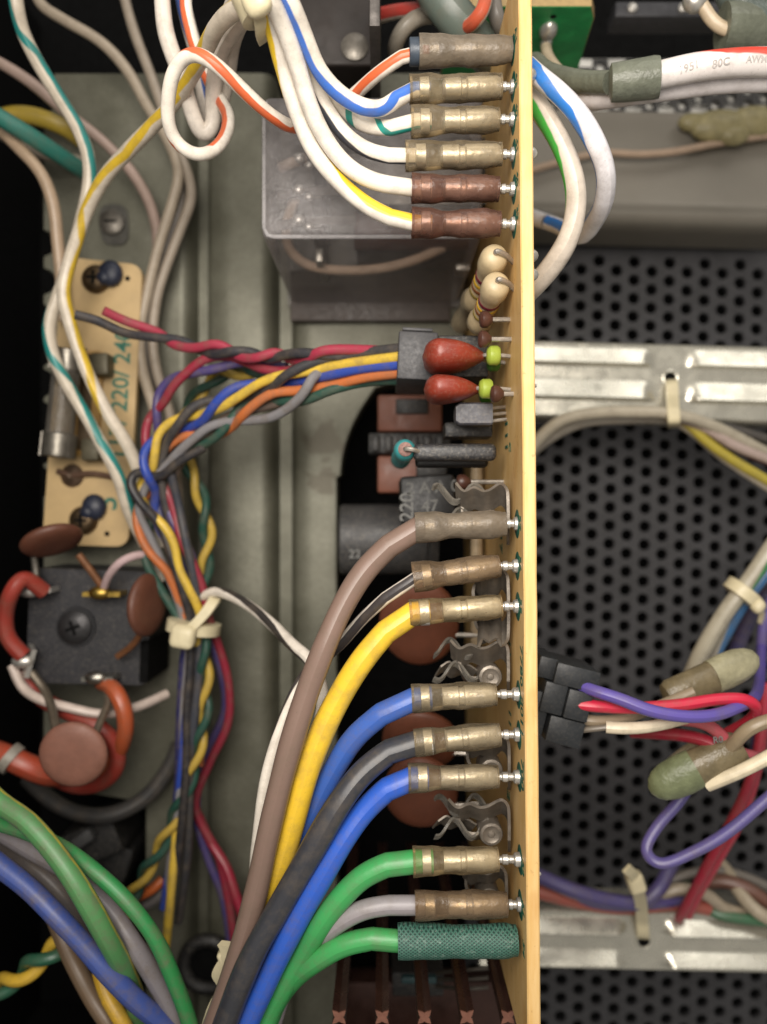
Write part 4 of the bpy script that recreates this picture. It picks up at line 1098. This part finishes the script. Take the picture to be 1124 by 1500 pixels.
harness('grey wire in the twisted harness', '#7d7b7d', [(592, 550, -3), (520, 552, -2), (470, 545, .5), (458, 552, 2.6), (447, 574, 2.6), (420, 600, 1.4), (393, 613, .8), (367, 616, .2), (335, 617, .5), (308, 624, 1.8), (287, 640, 1.8), (263, 661, 1.8), (243, 684, 1), (216, 710, .5), (203, 745, 1), (224, 795, .2), (250, 850), (268, 900), (276, 960), (269, 1040), (268, 1110), (262, 1180), (250, 1260, -3), (245, 1340, -6)], .2)
harness('dark green wire in the twisted harness', '#2e4d42', [(592, 556, -2), (530, 560, -1), (480, 573, 1), (447, 587, .8), (393, 588, -.6), (351, 597, 0), (335, 621, 1), (316, 641, .8), (297, 652, .2), (262, 670, 0), (240, 700), (222, 760, -1), (212, 815, .4), (235, 862, .2), (262, 905, 0), (290, 960), (288, 1040), (280, 1110, 1)], -.2)
harness('second black wire running down the front of the tied harness', '#2c2b2e', [(300, 655, -1), (262, 676, 1), (232, 700, 1), (200, 690, 1.5), (190, 705, 2), (205, 735, 2.2), (232, 765, 1.5), (252, 815, 1.6), (268, 865, 1.6), (280, 910, 1), (279, 970, 1.2), (274, 1040, 1.2), (274, 1110, 1), (268, 1190, 0), (258, 1280, -3)], 1.0)
harness('charcoal wire beside the crimson one above the harness tie', '#3b3d44', [(250, 690, 0), (262, 740, 1), (272, 790, 1.5), (284, 845, 1.5), (290, 905, .6), (292, 980, 1), (284, 1060, 1), (276, 1130, 0), (270, 1230, -3)], .9)
harness('taupe brown wire in the twisted harness', '#5d5048', [(592, 540, -4), (500, 560, -2), (420, 587, -.5), (383, 597, .3), (329, 613, .5), (303, 637, .2), (281, 656, 0), (258, 690), (248, 740), (252, 800), (266, 860), (278, 910)], -.5)
harness('navy wire at the underside of the twisted harness', '#2a2a52', [(592, 530, -4), (530, 545, -3), (480, 553, -1.5), (420, 562, -2), (360, 575, -2), (310, 600, -2), (262, 640, -1.5), (238, 690, -1), (232, 740, 0), (250, 790, 1), (270, 840, 1), (283, 900, 1), (270, 960), (264, 1060), (262, 1140), (252, 1240, -2)], 0)
harness('pinkish red wire with a free end, twisted with a black one', '#9c3447', [(152, 455, 5), (168, 463, 4), (188, 472, 3), (233, 487, 1), (255, 505, 1.6), (287, 510, 2), (319, 503, 2), (340, 514, .4), (352, 524, 1), (383, 523, 2.2), (404, 514, 1), (425, 526, -1), (447, 528, .4), (470, 514, 2), (500, 512, .5), (592, 515, -2)], 1.5)
harness('black wire with a free end, twisted with the pinkish red one', '#333236', [(110, 461, 5), (142, 469, 4), (180, 487, 3.2), (222, 494, 3), (268, 499, 1.2), (292, 512, 0), (313, 519, 1.8), (345, 514, 2.4), (372, 516, 0), (393, 527, .4), (420, 519, 2), (447, 517, 2.2), (500, 522, 0), (592, 524, -3)], 1.2)
harness('crimson wire dropping from the twist to the left side of the harness', '#8c2a3b', [(470, 530, -1), (415, 544, -.5), (383, 540, .3), (360, 530, -.8), (335, 522, -.5), (306, 523, 1), (277, 543, 1.6), (253, 567, 1.8), (238, 594, .8), (220, 610, -.5), (213, 640, .3), (224, 690, -1), (247, 722, .5), (255, 748, .5), (268, 795, 1.2), (284, 828, 1.4), (297, 860, .8), (306, 905, 0), (322, 950, -3), (335, 1000, -5), (334, 1060, -7), (306, 1120, -8), (286, 1180, -7), (320, 1253, -8), (334, 1313, -9), (345, 1390, -10)], .8)
harness('purple wire dropping beside the crimson one at the left of the harness', '#4a4070', [(420, 538, -2), (351, 531, -1), (313, 541, .6), (281, 547, 1), (249, 556, .8), (231, 580, 1), (230, 608, 1), (234, 645, -1), (241, 720, 0), (252, 762, 1), (275, 800, 1), (288, 840, .5), (300, 900, -1), (320, 970, -4), (330, 1040, -8), (300, 1110, -9), (288, 1195, -8), (306, 1260, -9), (326, 1310, -10), (340, 1400, -12)], .4)
wire('second crimson wire running down beside the lower brown cable', [(286, 1185, -50), (310, 1235, -50), (332, 1270, -49), (345, 1310, -48), (358, 1350, -48), (362, 1400, -50)], .9, '#8f2438', name='harness_wire')
pair = [(420, 548, -35), (370, 545, -36), (325, 547, -40), (295, 573, -42), (272, 605, -43), (262, 640, -43), (271, 672, -43), (287, 705, -43), (299, 745, -43), (305, 790, -43), (301, 830, -42), (297, 870, -41), (293, 910, -41), (298, 955, -41), (301, 1005, -42), (297, 1060, -42), (284, 1120, -42), (264, 1180, -43), (236, 1240, -44), (206, 1290, -46), (180, 1340, -50)]
ya, gb = twisted(pair, 2, .78, 12.5, .3)
wire('yellow wire twisted with a dark green one along the harness', ya, .75, '#b0943e', name='harness_wire', mm=True)
wire('dark green wire twisted with a yellow one along the harness', gb, .78, '#24463b', name='harness_wire', mm=True)
wire('short orange wire poking out beside the foot of the twisted pair', [(190, 1318, -52), (205, 1312, -50), (225, 1302, -49), (238, 1288, -50)], .9, '#c0622f')
wire('short grey wire poking out beside the foot of the twisted pair', [(196, 1330, -54), (215, 1325, -52), (235, 1312, -51), (247, 1285, -52)], .9, '#6d6a6a')
wire('white wire with black stripe leaving the harness tie under the brown cable', [(285, 880, -44), (302, 872, -40), (316, 866, -38), (332, 870, -36), (360, 884, -32), (396, 912, -27), (430, 946, -20), (455, 968, -16), (470, 1000, -14), (472, 1040, -14), (452, 1110, -14), (425, 1180, -15), (405, 1260, -17)], .9, '#e2d9cc', ('#33302f', .22, ((2, -.3), (3, -.2), (5, -.02), (7, .22), (9, .3), (11, .6))))

def tie(label, c, axis, r, width, head_dir, head=(3.4, 3.0, 2.6), tail=None, th=.5):
    c = Vector(c); ax = Vector(axis).normalized()
    t = thing('cable_tie', label, 'cable tie', c - Vector((0, 0, r)))
    part(t, 'band', MB().lathe(c - ax * width / 2, c + ax * width / 2, [(0, r - .2), (.08, r + th), (.92, r + th), (1, r - .2)], 28, wob=.03), M_NYLON)
    hd = Vector(head_dir).normalized(); hc = c + hd * (r + .6)
    z = ax.cross(hd); Rm = Matrix((ax, hd, z)).transposed()
    m_ = MB(); m_.box(hc, head, Rm, min(head) * .4, 4); part(t, 'head', m_, M_NYLON)
    if tail:
        part(t, 'tail', MB().ribbon(smooth([hc] + [Vector(q_) for q_ in tail], .4), z if abs(z.dot(ax)) < .9 else ax, 1.9, .7), M_NYLON)
    return t
tie('cream nylon cable tie gathering the multicoloured harness beside the grey floor', P(284, 918, -41.5), (.15, 1, 0), 4.1, 2.2, (-.15, -.2, 1), (4.0, 2.8, 4.4),
    tail=[P(300, 900, -37), P(314, 880, -38), P(321, 868, -42)])
tie('bright cream cable tie lacing the white wires at the top', P(388, -2, 5), (.5, -1, -.25), 3.2, 3.6, (-.1, -.6, .9), (3.6, 3.8, 3.6), tail=[P(384, 36, 5), P(386, 50, 3), P(388, 58, 1)])

# lower tie beside the thick cables: a crumpled strap
t = thing('cable_tie', 'crumpled cream cable tie strap at the foot of the thick cables', 'cable tie', P(322, 1480, -16))
st = curve([(331, 1382, -11), (338, 1396, -11), (328, 1412, -12), (322, 1430, -13), (332, 1442, -13), (322, 1462, -14), (312, 1486, -15), (306, 1520, -17), (330, 1560, -20)], .5)
part(t, 'band', MB().ribbon(st, (.75, .15, .45), 2.3, 1.0), M_NYLON)
m_ = MB(); m_.box(P(336, 1404, -12.5), (2.4, 3.2, 2.2), Matrix.Rotation(.5, 3, 'Z'), .6, 3); part(t, 'head', m_, M_NYLON)

# ------------------------------------------------------------------ thick cables, lower left corner
def cable(label, col, pts, r, stripe=None): wire(label, pts, r * .86, col, stripe, name='cable', cat='cable', seg=16, rough=.42, dirt=.6)
cable('thick green cable with a yellow edge stripe, uppermost of the lower left cables', '#4f8550', [(-40, 1138, -16), (0, 1176, -15), (36, 1200, -14), (70, 1236, -13), (104, 1282, -12), (133, 1330, -12), (156, 1372, -13), (184, 1424, -17), (198, 1462, -21), (206, 1520, -26)], 1.72, ('#a8a040', .06, .74, 0))
cable('thinner bright green cable arching over the grey one', '#2f8146', [(-40, 1192, -20), (0, 1206, -19), (40, 1219, -18), (89, 1241, -17), (135, 1273, -15), (185, 1319, -14), (227, 1374, -14), (256, 1438, -15), (276, 1492, -16), (288, 1540, -17)], 1.3)
cable('mid grey cable beside the bright green one', '#7b7679', [(-40, 1196, -24), (0, 1218, -23), (53, 1249, -21), (117, 1287, -19), (160, 1331, -18), (199, 1388, -17), (231, 1442, -18), (260, 1497, -19), (276, 1540, -20)], 1.55)
cable('dark taupe cable under the grey one', '#544e4c', [(-40, 1216, -28), (0, 1236, -27), (43, 1266, -25), (82, 1300, -24), (112, 1340, -24), (140, 1390, -25), (176, 1450, -27), (205, 1520, -29)], 1.7)
cable('thick blue cable, outermost of the lower left cables', '#3d4f8e', [(-40, 1238, -18), (0, 1268, -17), (43, 1302, -16), (85, 1344, -15), (121, 1382, -15), (160, 1426, -15), (199, 1466, -16), (240, 1497, -18), (290, 1525, -20)], 1.7)
cable('yellow cable crossing under the thick blue one', '#c9a032', [(112, 1336, -27), (124, 1358, -26), (140, 1390, -25), (146, 1420, -24), (158, 1460, -22), (178, 1494, -21), (196, 1530, -21)], 1.35)
cable('dull brown cable below the thick blue one', '#6f5b47', [(70, 1320, -30), (82, 1348, -29), (96, 1382, -28), (116, 1425, -26), (140, 1470, -25), (160, 1500, -24), (178, 1540, -24)], 1.6)
ya, gb = twisted([(-30, 1470, -34), (0, 1446, -33), (28, 1431, -32), (55, 1408, -31), (84, 1388, -31), (110, 1372, -33)], 2, 1.05, 12, 1.2)
wire('yellow wire twisted with green at the lower left corner', ya, 1.0, '#d6b03c', name='twisted_wire', mm=True)
wire('green wire twisted with yellow at the lower left corner', gb, 1.0, '#2f6049', name='twisted_wire', mm=True)

# wires glimpsed behind the first sleeve
wire('fat grey green sleeved cable behind the topmost sleeve', [(610, -60, -22), (640, -10, -20), (664, 22, -20), (690, 52, -22), (720, 84, -28)], 3.0, '#5c665e', name='cable', cat='cable')
wire('red and white wire behind the grey plate at the top', [(552, 24, -30), (580, 17, -28), (615, 14, -26), (650, 20, -26)], 1.1, '#c9bcae', ('#b5423a', .4, .0, 0))
wire('pale grey wire bending down behind the topmost sleeve', [(640, 22, -26), (610, 26, -24), (590, 42, -24), (580, 64, -26), (578, 90, -32)], 1.2, '#8f887c')
wire('white wire with orange stripe bending beside the fat sleeved cable', [(712, -40, -16), (712, 0, -16), (704, 22, -16), (690, 36, -18), (672, 44, -22)], 1.0, '#c4bbae', ('#c0563a', .35, .05, .1))
wire('grey wire hanging beside the orange striped one at the board top', [(726, -40, -20), (722, 0, -20), (728, 26, -20), (736, 52, -24)], 1.2, '#6f6a64')

# ------------------------------------------------------------------ right-hand bay
t = thing('green_circuit_board', 'green circuit board on edge behind the top of the yellow board', 'circuit board', P(800, 60, -56))
D0 = -28; ybd = P(0, 10, D0).y
xl_, xr_ = P(660, 0, D0).x, P(878, 0, D0).x
pts = [(xl_, -52), (xr_ - 2, -52), (xr_ + 1.0, -47), (xr_, -31), (xr_ - 1.2, D0), (xl_, D0)]
M = Matrix(((1, 0, 0), (0, 0, 1), (0, 1, 0))).to_4x4()
part(t, 'laminate', MB().prism(pts, ybd + .12, ybd + 1.9, M), mat('#a58b5c', .5), 30)
pts2 = [(x, z) for x, z in pts[:3]] + [(xr_ - .15, -31), (xr_ - 1.3, D0 - .1), (xl_, D0 - .1)]
part(t, 'solder_side', MB().prism(pts2, ybd, ybd + .11, M), mat('#22884a', .35, 0, .35, 260, .2, key='green_solder_mask'), 30)
q = Vector((P(800, 62, -36).x, ybd - .1, -34))
m_ = MB(); m_.ball(q, (1.5, 1.4, 2.2)); m_.ball(q + Vector((.1, -.8, -2.4)), (1.0, 1.0, 1.8)); part(t, 'solder_joint', m_, M_TIN)
for px in (705,):
    m_ = MB(); m_.ball((P(px, 0, -36).x, ybd, -36), (1.2, .9, 1.5)); part(t, 'solder_joint', m_, M_TIN)
m_ = MB(); m_.lathe((P(808, 0, -32).x, ybd - .04, -30.5), (P(808, 0, -32).x, ybd + .05, -30.5), [(0, .5), (1, .5)], 12); part(t, 'hole', m_, M_PAINT_SHADE)  # black disc drawn for the dark of the drilled hole

SLV = clearmat('#75796a', '#a9ac98', .80, .35)
t = thing('sleeved_wire', 'cream wire soldered to the green board, entering a grey green sleeve', 'wire', P(840, 118, -34))
part(t, 'insulation', MB().tube(curve([(800, 70, -34), (803, 82, -31), (815, 100, -25), (832, 115, -20), (850, 122, -17), (880, 122, -14)]), .9, 10), wmat('#c9b79c'))
part(t, 'sleeve', MB().tube(curve([(784, 92, -26), (800, 106, -22), (836, 117, -18), (866, 121, -15), (895, 121, -12)]), [1.6] * 100 if False else 1.55, 16), SLV)
# paired white wires with a heavy sleeve
t = thing('sleeved_wire', 'white wire with red stripe and faint printing leaving a grey green sleeve', 'wire', P(960, 118, -14))
cp = [(900, 118, -10), (960, 111, -8), (1010, 100, -7), (1060, 93, -6), (1124, 91, -6), (1190, 92, -6)]
cw = curve(cp); red = ('#d8402e', .15, ((0, .5), (1, .62), (2, .73), (3, .88), (4, .94), (5, .96)))
part(t, 'insulation', MB().tube(cw, uneven(1.75, len(cw)), 18, us=stripe_course(cp, cw, red)), wmat('#ddd6d2', red))
a, b_ = P(893, 122, -9.5), P(966, 113, -8.2)
part(t, 'sleeve', MB().lathe(a, b_, [(0, 1.7), (.04, 2.45), (.3, 2.55), (.9, 2.6), (1, 2.5)], 24, wob=.04), SLV)
def on_wire(parent, body, px, py, z, size, dx, dy, m, r):
    q = P(px, py, z); tm = text_mb(body, size, frame((q.x, q.y, z + r), (dx, dy, 0), (-dy, dx, 0)), .03)
    for v in tm.v:                        # wrap the printing onto the round insulation
        k_ = min(range(1, len(cw) - 1), key=lambda i_: (cw[i_].x - v.x) ** 2 + (cw[i_].y - v.y) ** 2)
        d_ = (cw[k_ + 1] - cw[k_ - 1]).normalized(); n_ = Vector((-d_.y, d_.x, 0)).normalized()
        off = (v - cw[k_]).dot(n_); v.z = cw[k_].z + math.sqrt(max(.01, (r * 1.03) ** 2 - off * off)) + (v.z - z - r) + .03
    part(parent, 'lettering', tm, m)
on_wire(t, '1951', 1003, 108, -7, 1.25, 1, .24, mat('#b3ada9', .6), 1.75)
on_wire(t, '80C', 1050, 101, -6, 1.25, 1, .12, mat('#b3ada9', .6), 1.75)
on_wire(t, 'AWM', 1100, 98, -6, 1.1, 1, .03, mat('#b3ada9', .6), 1.75)
wire('plain white wire running under the red striped printed one', [(840, 146, -22), (880, 143, -16), (940, 134, -12), (1000, 126, -10.5), (1060, 119, -9.5), (1124, 116, -9), (1190, 117, -9)], 1.6, '#d5cfce')
wire('white wire with blue stripe looping from behind the yellow board', [(772, 96, -7), (786, 110, -6), (812, 130, -5), (842, 160, -5), (870, 203, -6), (887, 248, -8), (886, 290, -12), (872, 322, -18), (850, 345, -26), (815, 330, -36), (780, 318, -42)], 1.32, '#e2dfe2', ('#2f78c8', .19, ((1, 0), (2, .15), (3, .19), (4, .34), (6, .42))))
wire('white wire with green stripe looping from behind the yellow board', [(768, 132, -10), (782, 148, -9), (802, 176, -8), (824, 215, -8), (841, 262, -8), (844, 306, -9), (833, 350, -10), (810, 388, -12), (786, 416, -14), (762, 440, -20)], 1.42, '#c9beb0', ('#3c9a3c', .16, ((1, .12), (2, .18), (3, .2), (4, .27), (6, .4))))
for py in (112, 227, 376, 404):
    y = P(0, py, -5).y; f = bx(y) + TH
    m_ = MB(); m_.ball((f + .3, y, -4.6), (1.1, .9, .9)); part(main, 'solder_joint', m_, M_TIN)
for py in (565, 1280):
    y = P(0, py, -4).y; f = bx(y) + TH
    m_ = MB(); m_.lathe((f, y, -4), (f + .9, y, -4), [(0, .5), (.4, .35), (1, .2)], 10); part(main, 'solder_joint', m_, M_TIN)
t = thing('sleeved_wire', 'cream wire in a fat dark green sleeve at the top right corner', 'wire', P(1090, 40, -30))
m_ = MB(); m_.ball(P(1018, 2, -20), (1.8, 1.7, 1.6)); part(t, 'solder', m_, M_TIN)
part(t, 'insulation', MB().tube(curve([(1022, -2, -20), (1032, 12, -20), (1044, 32, -20), (1062, 44, -20), (1084, 48, -20)]), .95, 12), wmat('#c4b195'))
part(t, 'sleeve', MB().tube(curve([(1058, 40, -21), (1078, 40, -21), (1104, 44, -22), (1140, 50, -23), (1190, 62, -24)]), 3.4, 20), SLV)
part(t, 'sleeve', MB().tube(curve([(1064, -40, -22), (1080, 0, -21.5), (1102, 22, -21), (1140, 40, -21), (1190, 50, -21)]), 2.6, 20), clearmat('#66706a', '#9fa89c', .75, .3))
t = thing('mounting_bar', 'dark grey bar with small screws at the back of the right bay', 'bar', P(970, 16, -60))
rotbox(t, 'bar', 902, 1090, 2, 24, -62, -56, mat('#38383b', .5, .3))
for px in (926, 1000):
    q = P(px, 13, -56); m_ = MB(); m_.lathe((q.x, q.y, -56), (q.x, q.y, -55), [(0, .9), (.6, .9), (1, .4)], 14); part(t, 'screw', m_, M_TIN)
m_ = MB(); q = P(1058, 186, -71)
m_.ball(q, (7.0, 3.6, 2.4)); m_.ball(q + Vector((7, 1.0, 0)), (6, 3.4, 2.2)); m_.ball(q + Vector((-5.5, 1.2, -.6)), (3.6, 2.0, 1.6)); m_.ball(q + Vector((2, -2, .6)), (3.4, 2.2, 1.8))
solo('glue_lump', m_, clearmat('#b0a67c', '#d6cfa8', .6, .35), 'yellowish lump of old glue lying on the grey ledge', 'glue')
wire('thin beige wire lying along the grey ledge', [(740, 262, -72), (790, 246, -71.5), (840, 232, -71.5), (880, 224, -71), (940, 226, -71), (990, 222, -71), (1050, 210, -71), (1124, 199, -71), (1180, 194, -71)], .75, '#a8917c')
wire('pale wire with blue stripe seen low behind the yellow board', [(765, 318, -55), (790, 316, -55), (815, 326, -56), (838, 345, -60)], 1.2, '#6d6a66', ('#3c5a84', .3, .2, 0))
# purple stub and the wire connector plugged into the back of the board
t = thing('wire_connector', 'black four way connector plugged into the back of the yellow board', 'connector', P(830, 1035, -30))
ang = math.radians(-14)
R3 = Matrix.Rotation(ang, 3, 'Z'); c0 = P(826, 1034, -14)
def cbox(name, lx, ly, sx, sy, z0, z1, m):
    m_ = MB(); c_ = c0 + R3 @ Vector((lx, ly, 0)); m_.box((c_.x, c_.y, (z0 + z1) / 2), (sx, sy, z1 - z0), R3, .18, 2); part(t, name, m_, m)
M_C2 = mat('#232629', .45, 0, .2, 500, .12, dust=.06)
cbox('housing', .9, 4.2, 6.2, 3.0, -24, -14.0, M_C2); cbox('housing', 1.9, .5, 3.4, 4.1, -24, -13.7, M_C2); cbox('header', -1.5, .6, 3.2, 4.3, -24, -14.2, M_C2)
cbox('housing', 1.2, -3.6, 5.0, 3.7, -24, -14.3, M_C2); cbox('header', -3.2, -2.0, 3.0, 6.0, -25, -15, M_C2); cbox('header', -3.2, 4.4, 2.6, 3.0, -25, -15, M_C2)
def cw_(label, col, pts, r=.8, **k): wire(label, pts, r, col, group=None, **k)
cw_('purple wire leaving the black four way connector over the red one', '#5c4f9c', [(852, 1005, -15), (868, 1011, -13.5), (909, 1024, -12), (952, 1041, -11), (1009, 1050, -11), (1050, 1047, -12), (1085, 1034, -14), (1103, 1024, -18), (1112, 1000, -30), (1116, 950, -45)], .86)
cw_('red wire leaving the black four way connector and hooking back', '#c22440', [(848, 1032, -14.5), (866, 1034, -14), (923, 1037, -14), (994, 1033, -14), (1055, 1024, -14), (1094, 1025, -14), (1109, 1036, -15), (1102, 1052, -18), (1078, 1068, -21), (1050, 1082, -24)], .86)
cw_('bare tinned lead running from the black four way connector into the fat sleeve', '#8a7b66', [(845, 1052, -16), (866, 1056, -15.5), (909, 1054, -16), (950, 1040, -17), (990, 1024, -18), (1016, 1013, -18)], .8)
cw_('white wire slipped over a lead of the black four way connector', '#d9cdb4', [(888, 1065, -14.5), (912, 1067, -14), (940, 1066, -14), (975, 1060, -15), (1005, 1052, -17), (1050, 1048, -20)], .85)
cw_('thin grey lead bridging connector and the short white wire', '#6f675c', [(845, 1070, -16), (866, 1068, -15), (892, 1065, -14.5)], .45)
cw_('pale red wire arching down toward the lower end cap', '#b0525a', [(990, 1054, -18), (1015, 1055, -17), (1042, 1064, -17), (1060, 1080, -17), (1078, 1100, -18), (1110, 1110, -20), (1150, 1115, -24)], .9)
cw_('dark crimson wire ending in the lower end cap', '#8f1f30', [(925, 1072, -24), (960, 1074, -22), (1000, 1077, -20), (1035, 1085, -18), (1056, 1096, -17)], .95)
def endcap(label, a, b_, r, col):
    A, B = P(*a), P(*b_)
    t = thing('end_cap', label, 'wire cap', (A + B) / 2 - Vector((0, 0, r)), 'rubbery end caps on wire splices')
    part(t, 'sheath', MB().lathe(A, B, [(0, r * .35), (.01, r * .8), (.06, r * .98), (.3, r), (.52, r * 1.04)], 24, wob=.03, sy=.85), clearmat('#7d7156', '#a89a78', .82, .3))
    C = A.lerp(B, .5)
    part(t, 'tip', MB().lathe(C, B, [(0, r * 1.1), (.3, r * 1.12), (.6, r * 1.05), (.8, r * .86), (.92, r * .6), (1, r * .2)], 24, wob=.02, sy=.85), clearmat(col, col, .85, .38))
    return t
endcap('pale grey end cap pointing up and away above the red wire', (975, 1022, -20), (1110, 962, -22), 2.35, '#a7a283')
endcap('greenish end cap pointing down toward the perforated floor', (1088, 1092, -17), (952, 1158, -19), 2.6, '#7d8563')
m_ = text_mb('R0', 1.3, frame(P(1052, 1084, -15.9), (1, .1, 0), (-.1, 1, 0)))
part(bpy.data.objects['end_cap.001'], 'lettering', m_, M_PRINT)
cw_('white wire coming out of the greenish end cap', '#dccfb2', [(1036, 1150, -17), (1056, 1142, -16), (1085, 1130, -15), (1124, 1110, -14), (1180, 1080, -13)], .95)
cw_('bare beige lead curving out of the greenish end cap', '#8f7f66', [(1064, 1102, -17), (1078, 1086, -15), (1096, 1068, -13.5), (1124, 1056, -13), (1180, 1048, -13)], .95)
cw_('beige wire slanting behind the greenish end cap', '#a39984', [(1040, 1088, -26), (1010, 1105, -27), (985, 1125, -28), (965, 1150, -30)], 1.5)
cw_('purple wire in a wide hook below the greenish end cap', '#5d5590', [(1010, 1150, -28), (994, 1175, -28), (962, 1212, -27), (945, 1248, -26), (964, 1266, -25), (1012, 1250, -24), (1062, 1222, -23), (1124, 1170, -22), (1190, 1110, -21)], .88)
cw_('red wire slanting down to the lower rail', '#9f2a3c', [(1118, 1060, -44), (1104, 1130, -44), (1076, 1196, -46), (1040, 1262, -50), (1006, 1326, -56), (995, 1345, -60)], .95)
cw_('second red wire slanting down beside the first to the lower rail', '#b03044', [(1122, 1000, -46), (1112, 1110, -46), (1086, 1196, -48), (1052, 1258, -52), (1018, 1318, -57), (1008, 1340, -60)], .95)
cw_('purple wire running up the right margin', '#5a4f86', [(1150, 840, -46), (1122, 900, -47), (1114, 980, -48), (1110, 1060, -50), (1106, 1110, -52)], .95)
cw_('dark blue wire behind the pale bundle at the right margin', '#3a3658', [(1140, 850, -56), (1100, 900, -58), (1075, 960, -60), (1040, 1020, -64)], 1.5)
cw_('white wire with green stripe sloping in from the right margin', '#a8a290', [(1180, 730, -44), (1124, 812, -44), (1092, 858, -45), (1062, 898, -46), (1030, 952, -48), (1006, 1005, -52), (990, 1050, -58)], 1.5, stripe=('#3f8a52', .2, .1, .16))
cw_('pale wire with blue stripe beside the green striped one', '#9c968a', [(1190, 760, -47), (1124, 836, -47), (1096, 872, -48), (1066, 920, -50), (1040, 970, -52), (1020, 1020, -56)], 1.3, stripe=('#3d6a96', .3, .2, .12))
tie('pale cable tie round the green and blue striped wires at the right margin', P(1088, 868, -46), (.62, .78, .1), 2.9, 2.4, (.5, -.6, .6), (2.6, 2.4, 2.4), tail=[P(1108, 880, -44), P(1116, 895, -45), P(1114, 915, -47)])
# bundle below the upper rail
cw_('beige wire hugging the lower edge of the upper rail', '#aaa290', [(742, 700, -60), (770, 668, -60), (792, 640, -60), (822, 616, -59), (870, 605, -58.5), (930, 603, -58), (985, 606, -58), (1040, 622, -60), (1124, 664, -64), (1170, 690, -66)], 1.15)
cw_('grey wire second along the lower edge of the upper rail', '#8b857a', [(752, 690, -64), (800, 645, -64), (850, 620, -63), (930, 613, -62), (990, 614, -62), (1050, 622, -64), (1124, 645, -68), (1170, 660, -70)], 1.1)
cw_('yellow wire running off from the upper rail tie', '#a8993c', [(985, 608, -62), (1004, 618, -62), (1040, 650, -62), (1080, 678, -62), (1124, 704, -62), (1180, 740, -62)], 1.0)
cw_('pale wire beside the yellow one from the upper rail tie', '#a59c8c', [(985, 614, -63), (1010, 628, -63), (1050, 662, -63), (1090, 690, -63), (1124, 712, -63), (1180, 745, -63)], 1.0)
cw_('dull red wire in the bundle from the upper rail tie', '#8a3f44', [(985, 612, -66), (1030, 628, -66), (1070, 650, -66), (1110, 668, -66), (1170, 690, -66)], 1.1)
cw_('pink white wire in the bundle from the upper rail tie', '#a8968e', [(985, 610, -61), (1030, 625, -61), (1075, 652, -61), (1124, 672, -62), (1180, 695, -62)], .95)
cw_('dark wire at the top of the bundle from the upper rail tie', '#4a4846', [(985, 608, -64), (1040, 618, -64), (1090, 632, -64), (1140, 648, -65)], .9)
t = thing('cable_tie', 'white cable tie through the hole of the upper rail', 'cable tie', P(984, 600, -66))
part(t, 'band', MB().ribbon(curve([(983, 556, -65), (984, 562, -61), (985, 580, -60), (986, 600, -57), (987, 616, -56.5), (987, 622, -60), (986, 624, -66)], .4), (1, .05, 0), 2.3, .7), M_NYLON)
t = thing('cable_tie', 'white cable tie standing up from the lower rail hole', 'cable tie', P(940, 1340, -66))
part(t, 'band', MB().ribbon(curve([(943, 1374, -65), (942, 1370, -61), (941, 1352, -60), (940, 1334, -57), (938, 1316, -53), (933, 1302, -50)], .4), (1, -.1, 0), 2.4, .7), M_NYLON)
m_ = MB(); m_.box(P(931, 1292, -49), (3.0, 3.6, 3.0), Matrix.Rotation(.3, 3, 'Z'), .7, 3); part(t, 'head', m_, M_NYLON)
part(t, 'tail', MB().ribbon(curve([(930, 1288, -48), (925, 1278, -46), (918, 1272, -45)], .4), (1, 1, 0), 1.8, .6), M_NYLON)
# bundle above the lower rail
cw_('purple wire lying along the top of the lower rail', '#4d4674', [(730, 1252, -58), (792, 1284, -58), (850, 1308, -57), (900, 1320, -57), (938, 1322, -57), (965, 1302, -57), (985, 1262, -60)], 1.4)
cw_('second purple wire lying along the top of the lower rail', '#554d80', [(735, 1268, -61), (795, 1295, -61), (850, 1315, -60), (910, 1325, -60), (950, 1322, -60), (1000, 1318, -62)], 1.3)
cw_('faded orange wire below the purple ones on the lower rail', '#a2564a', [(735, 1290, -61), (792, 1306, -60), (830, 1316, -60), (880, 1326, -61), (930, 1328, -61), (990, 1322, -62), (1040, 1330, -62)], 1.5)
cw_('beige wire bowing above the lower rail right of its tie', '#a59884', [(930, 1324, -63), (965, 1310, -61), (1000, 1302, -60), (1035, 1310, -60), (1060, 1330, -61), (1100, 1340, -62)], 1.2)
cw_('brown wire in the tangle at the right end of the lower rail', '#6f4c40', [(1020, 1296, -66), (1060, 1290, -64), (1100, 1304, -62), (1124, 1322, -61), (1170, 1350, -60)], 1.4)
cw_('cream wire in the tangle at the right end of the lower rail', '#b0a48e', [(1044, 1252, -70), (1066, 1278, -66), (1084, 1308, -62), (1110, 1336, -59), (1150, 1356, -58)], 1.3)
cw_('green striped wire in the tangle at the right end of the lower rail', '#8f8a78', [(1000, 1288, -70), (1022, 1318, -64), (1050, 1338, -61), (1090, 1346, -60), (1140, 1352, -60)], 1.1, stripe=('#3f6a4c', .35, .1, .1))
cw_('grey wire looping through the tangle at the right end of the lower rail', '#77716a', [(960, 1300, -66), (1010, 1280, -66), (1060, 1276, -66), (1110, 1292, -66), (1160, 1320, -66)], 1.0)
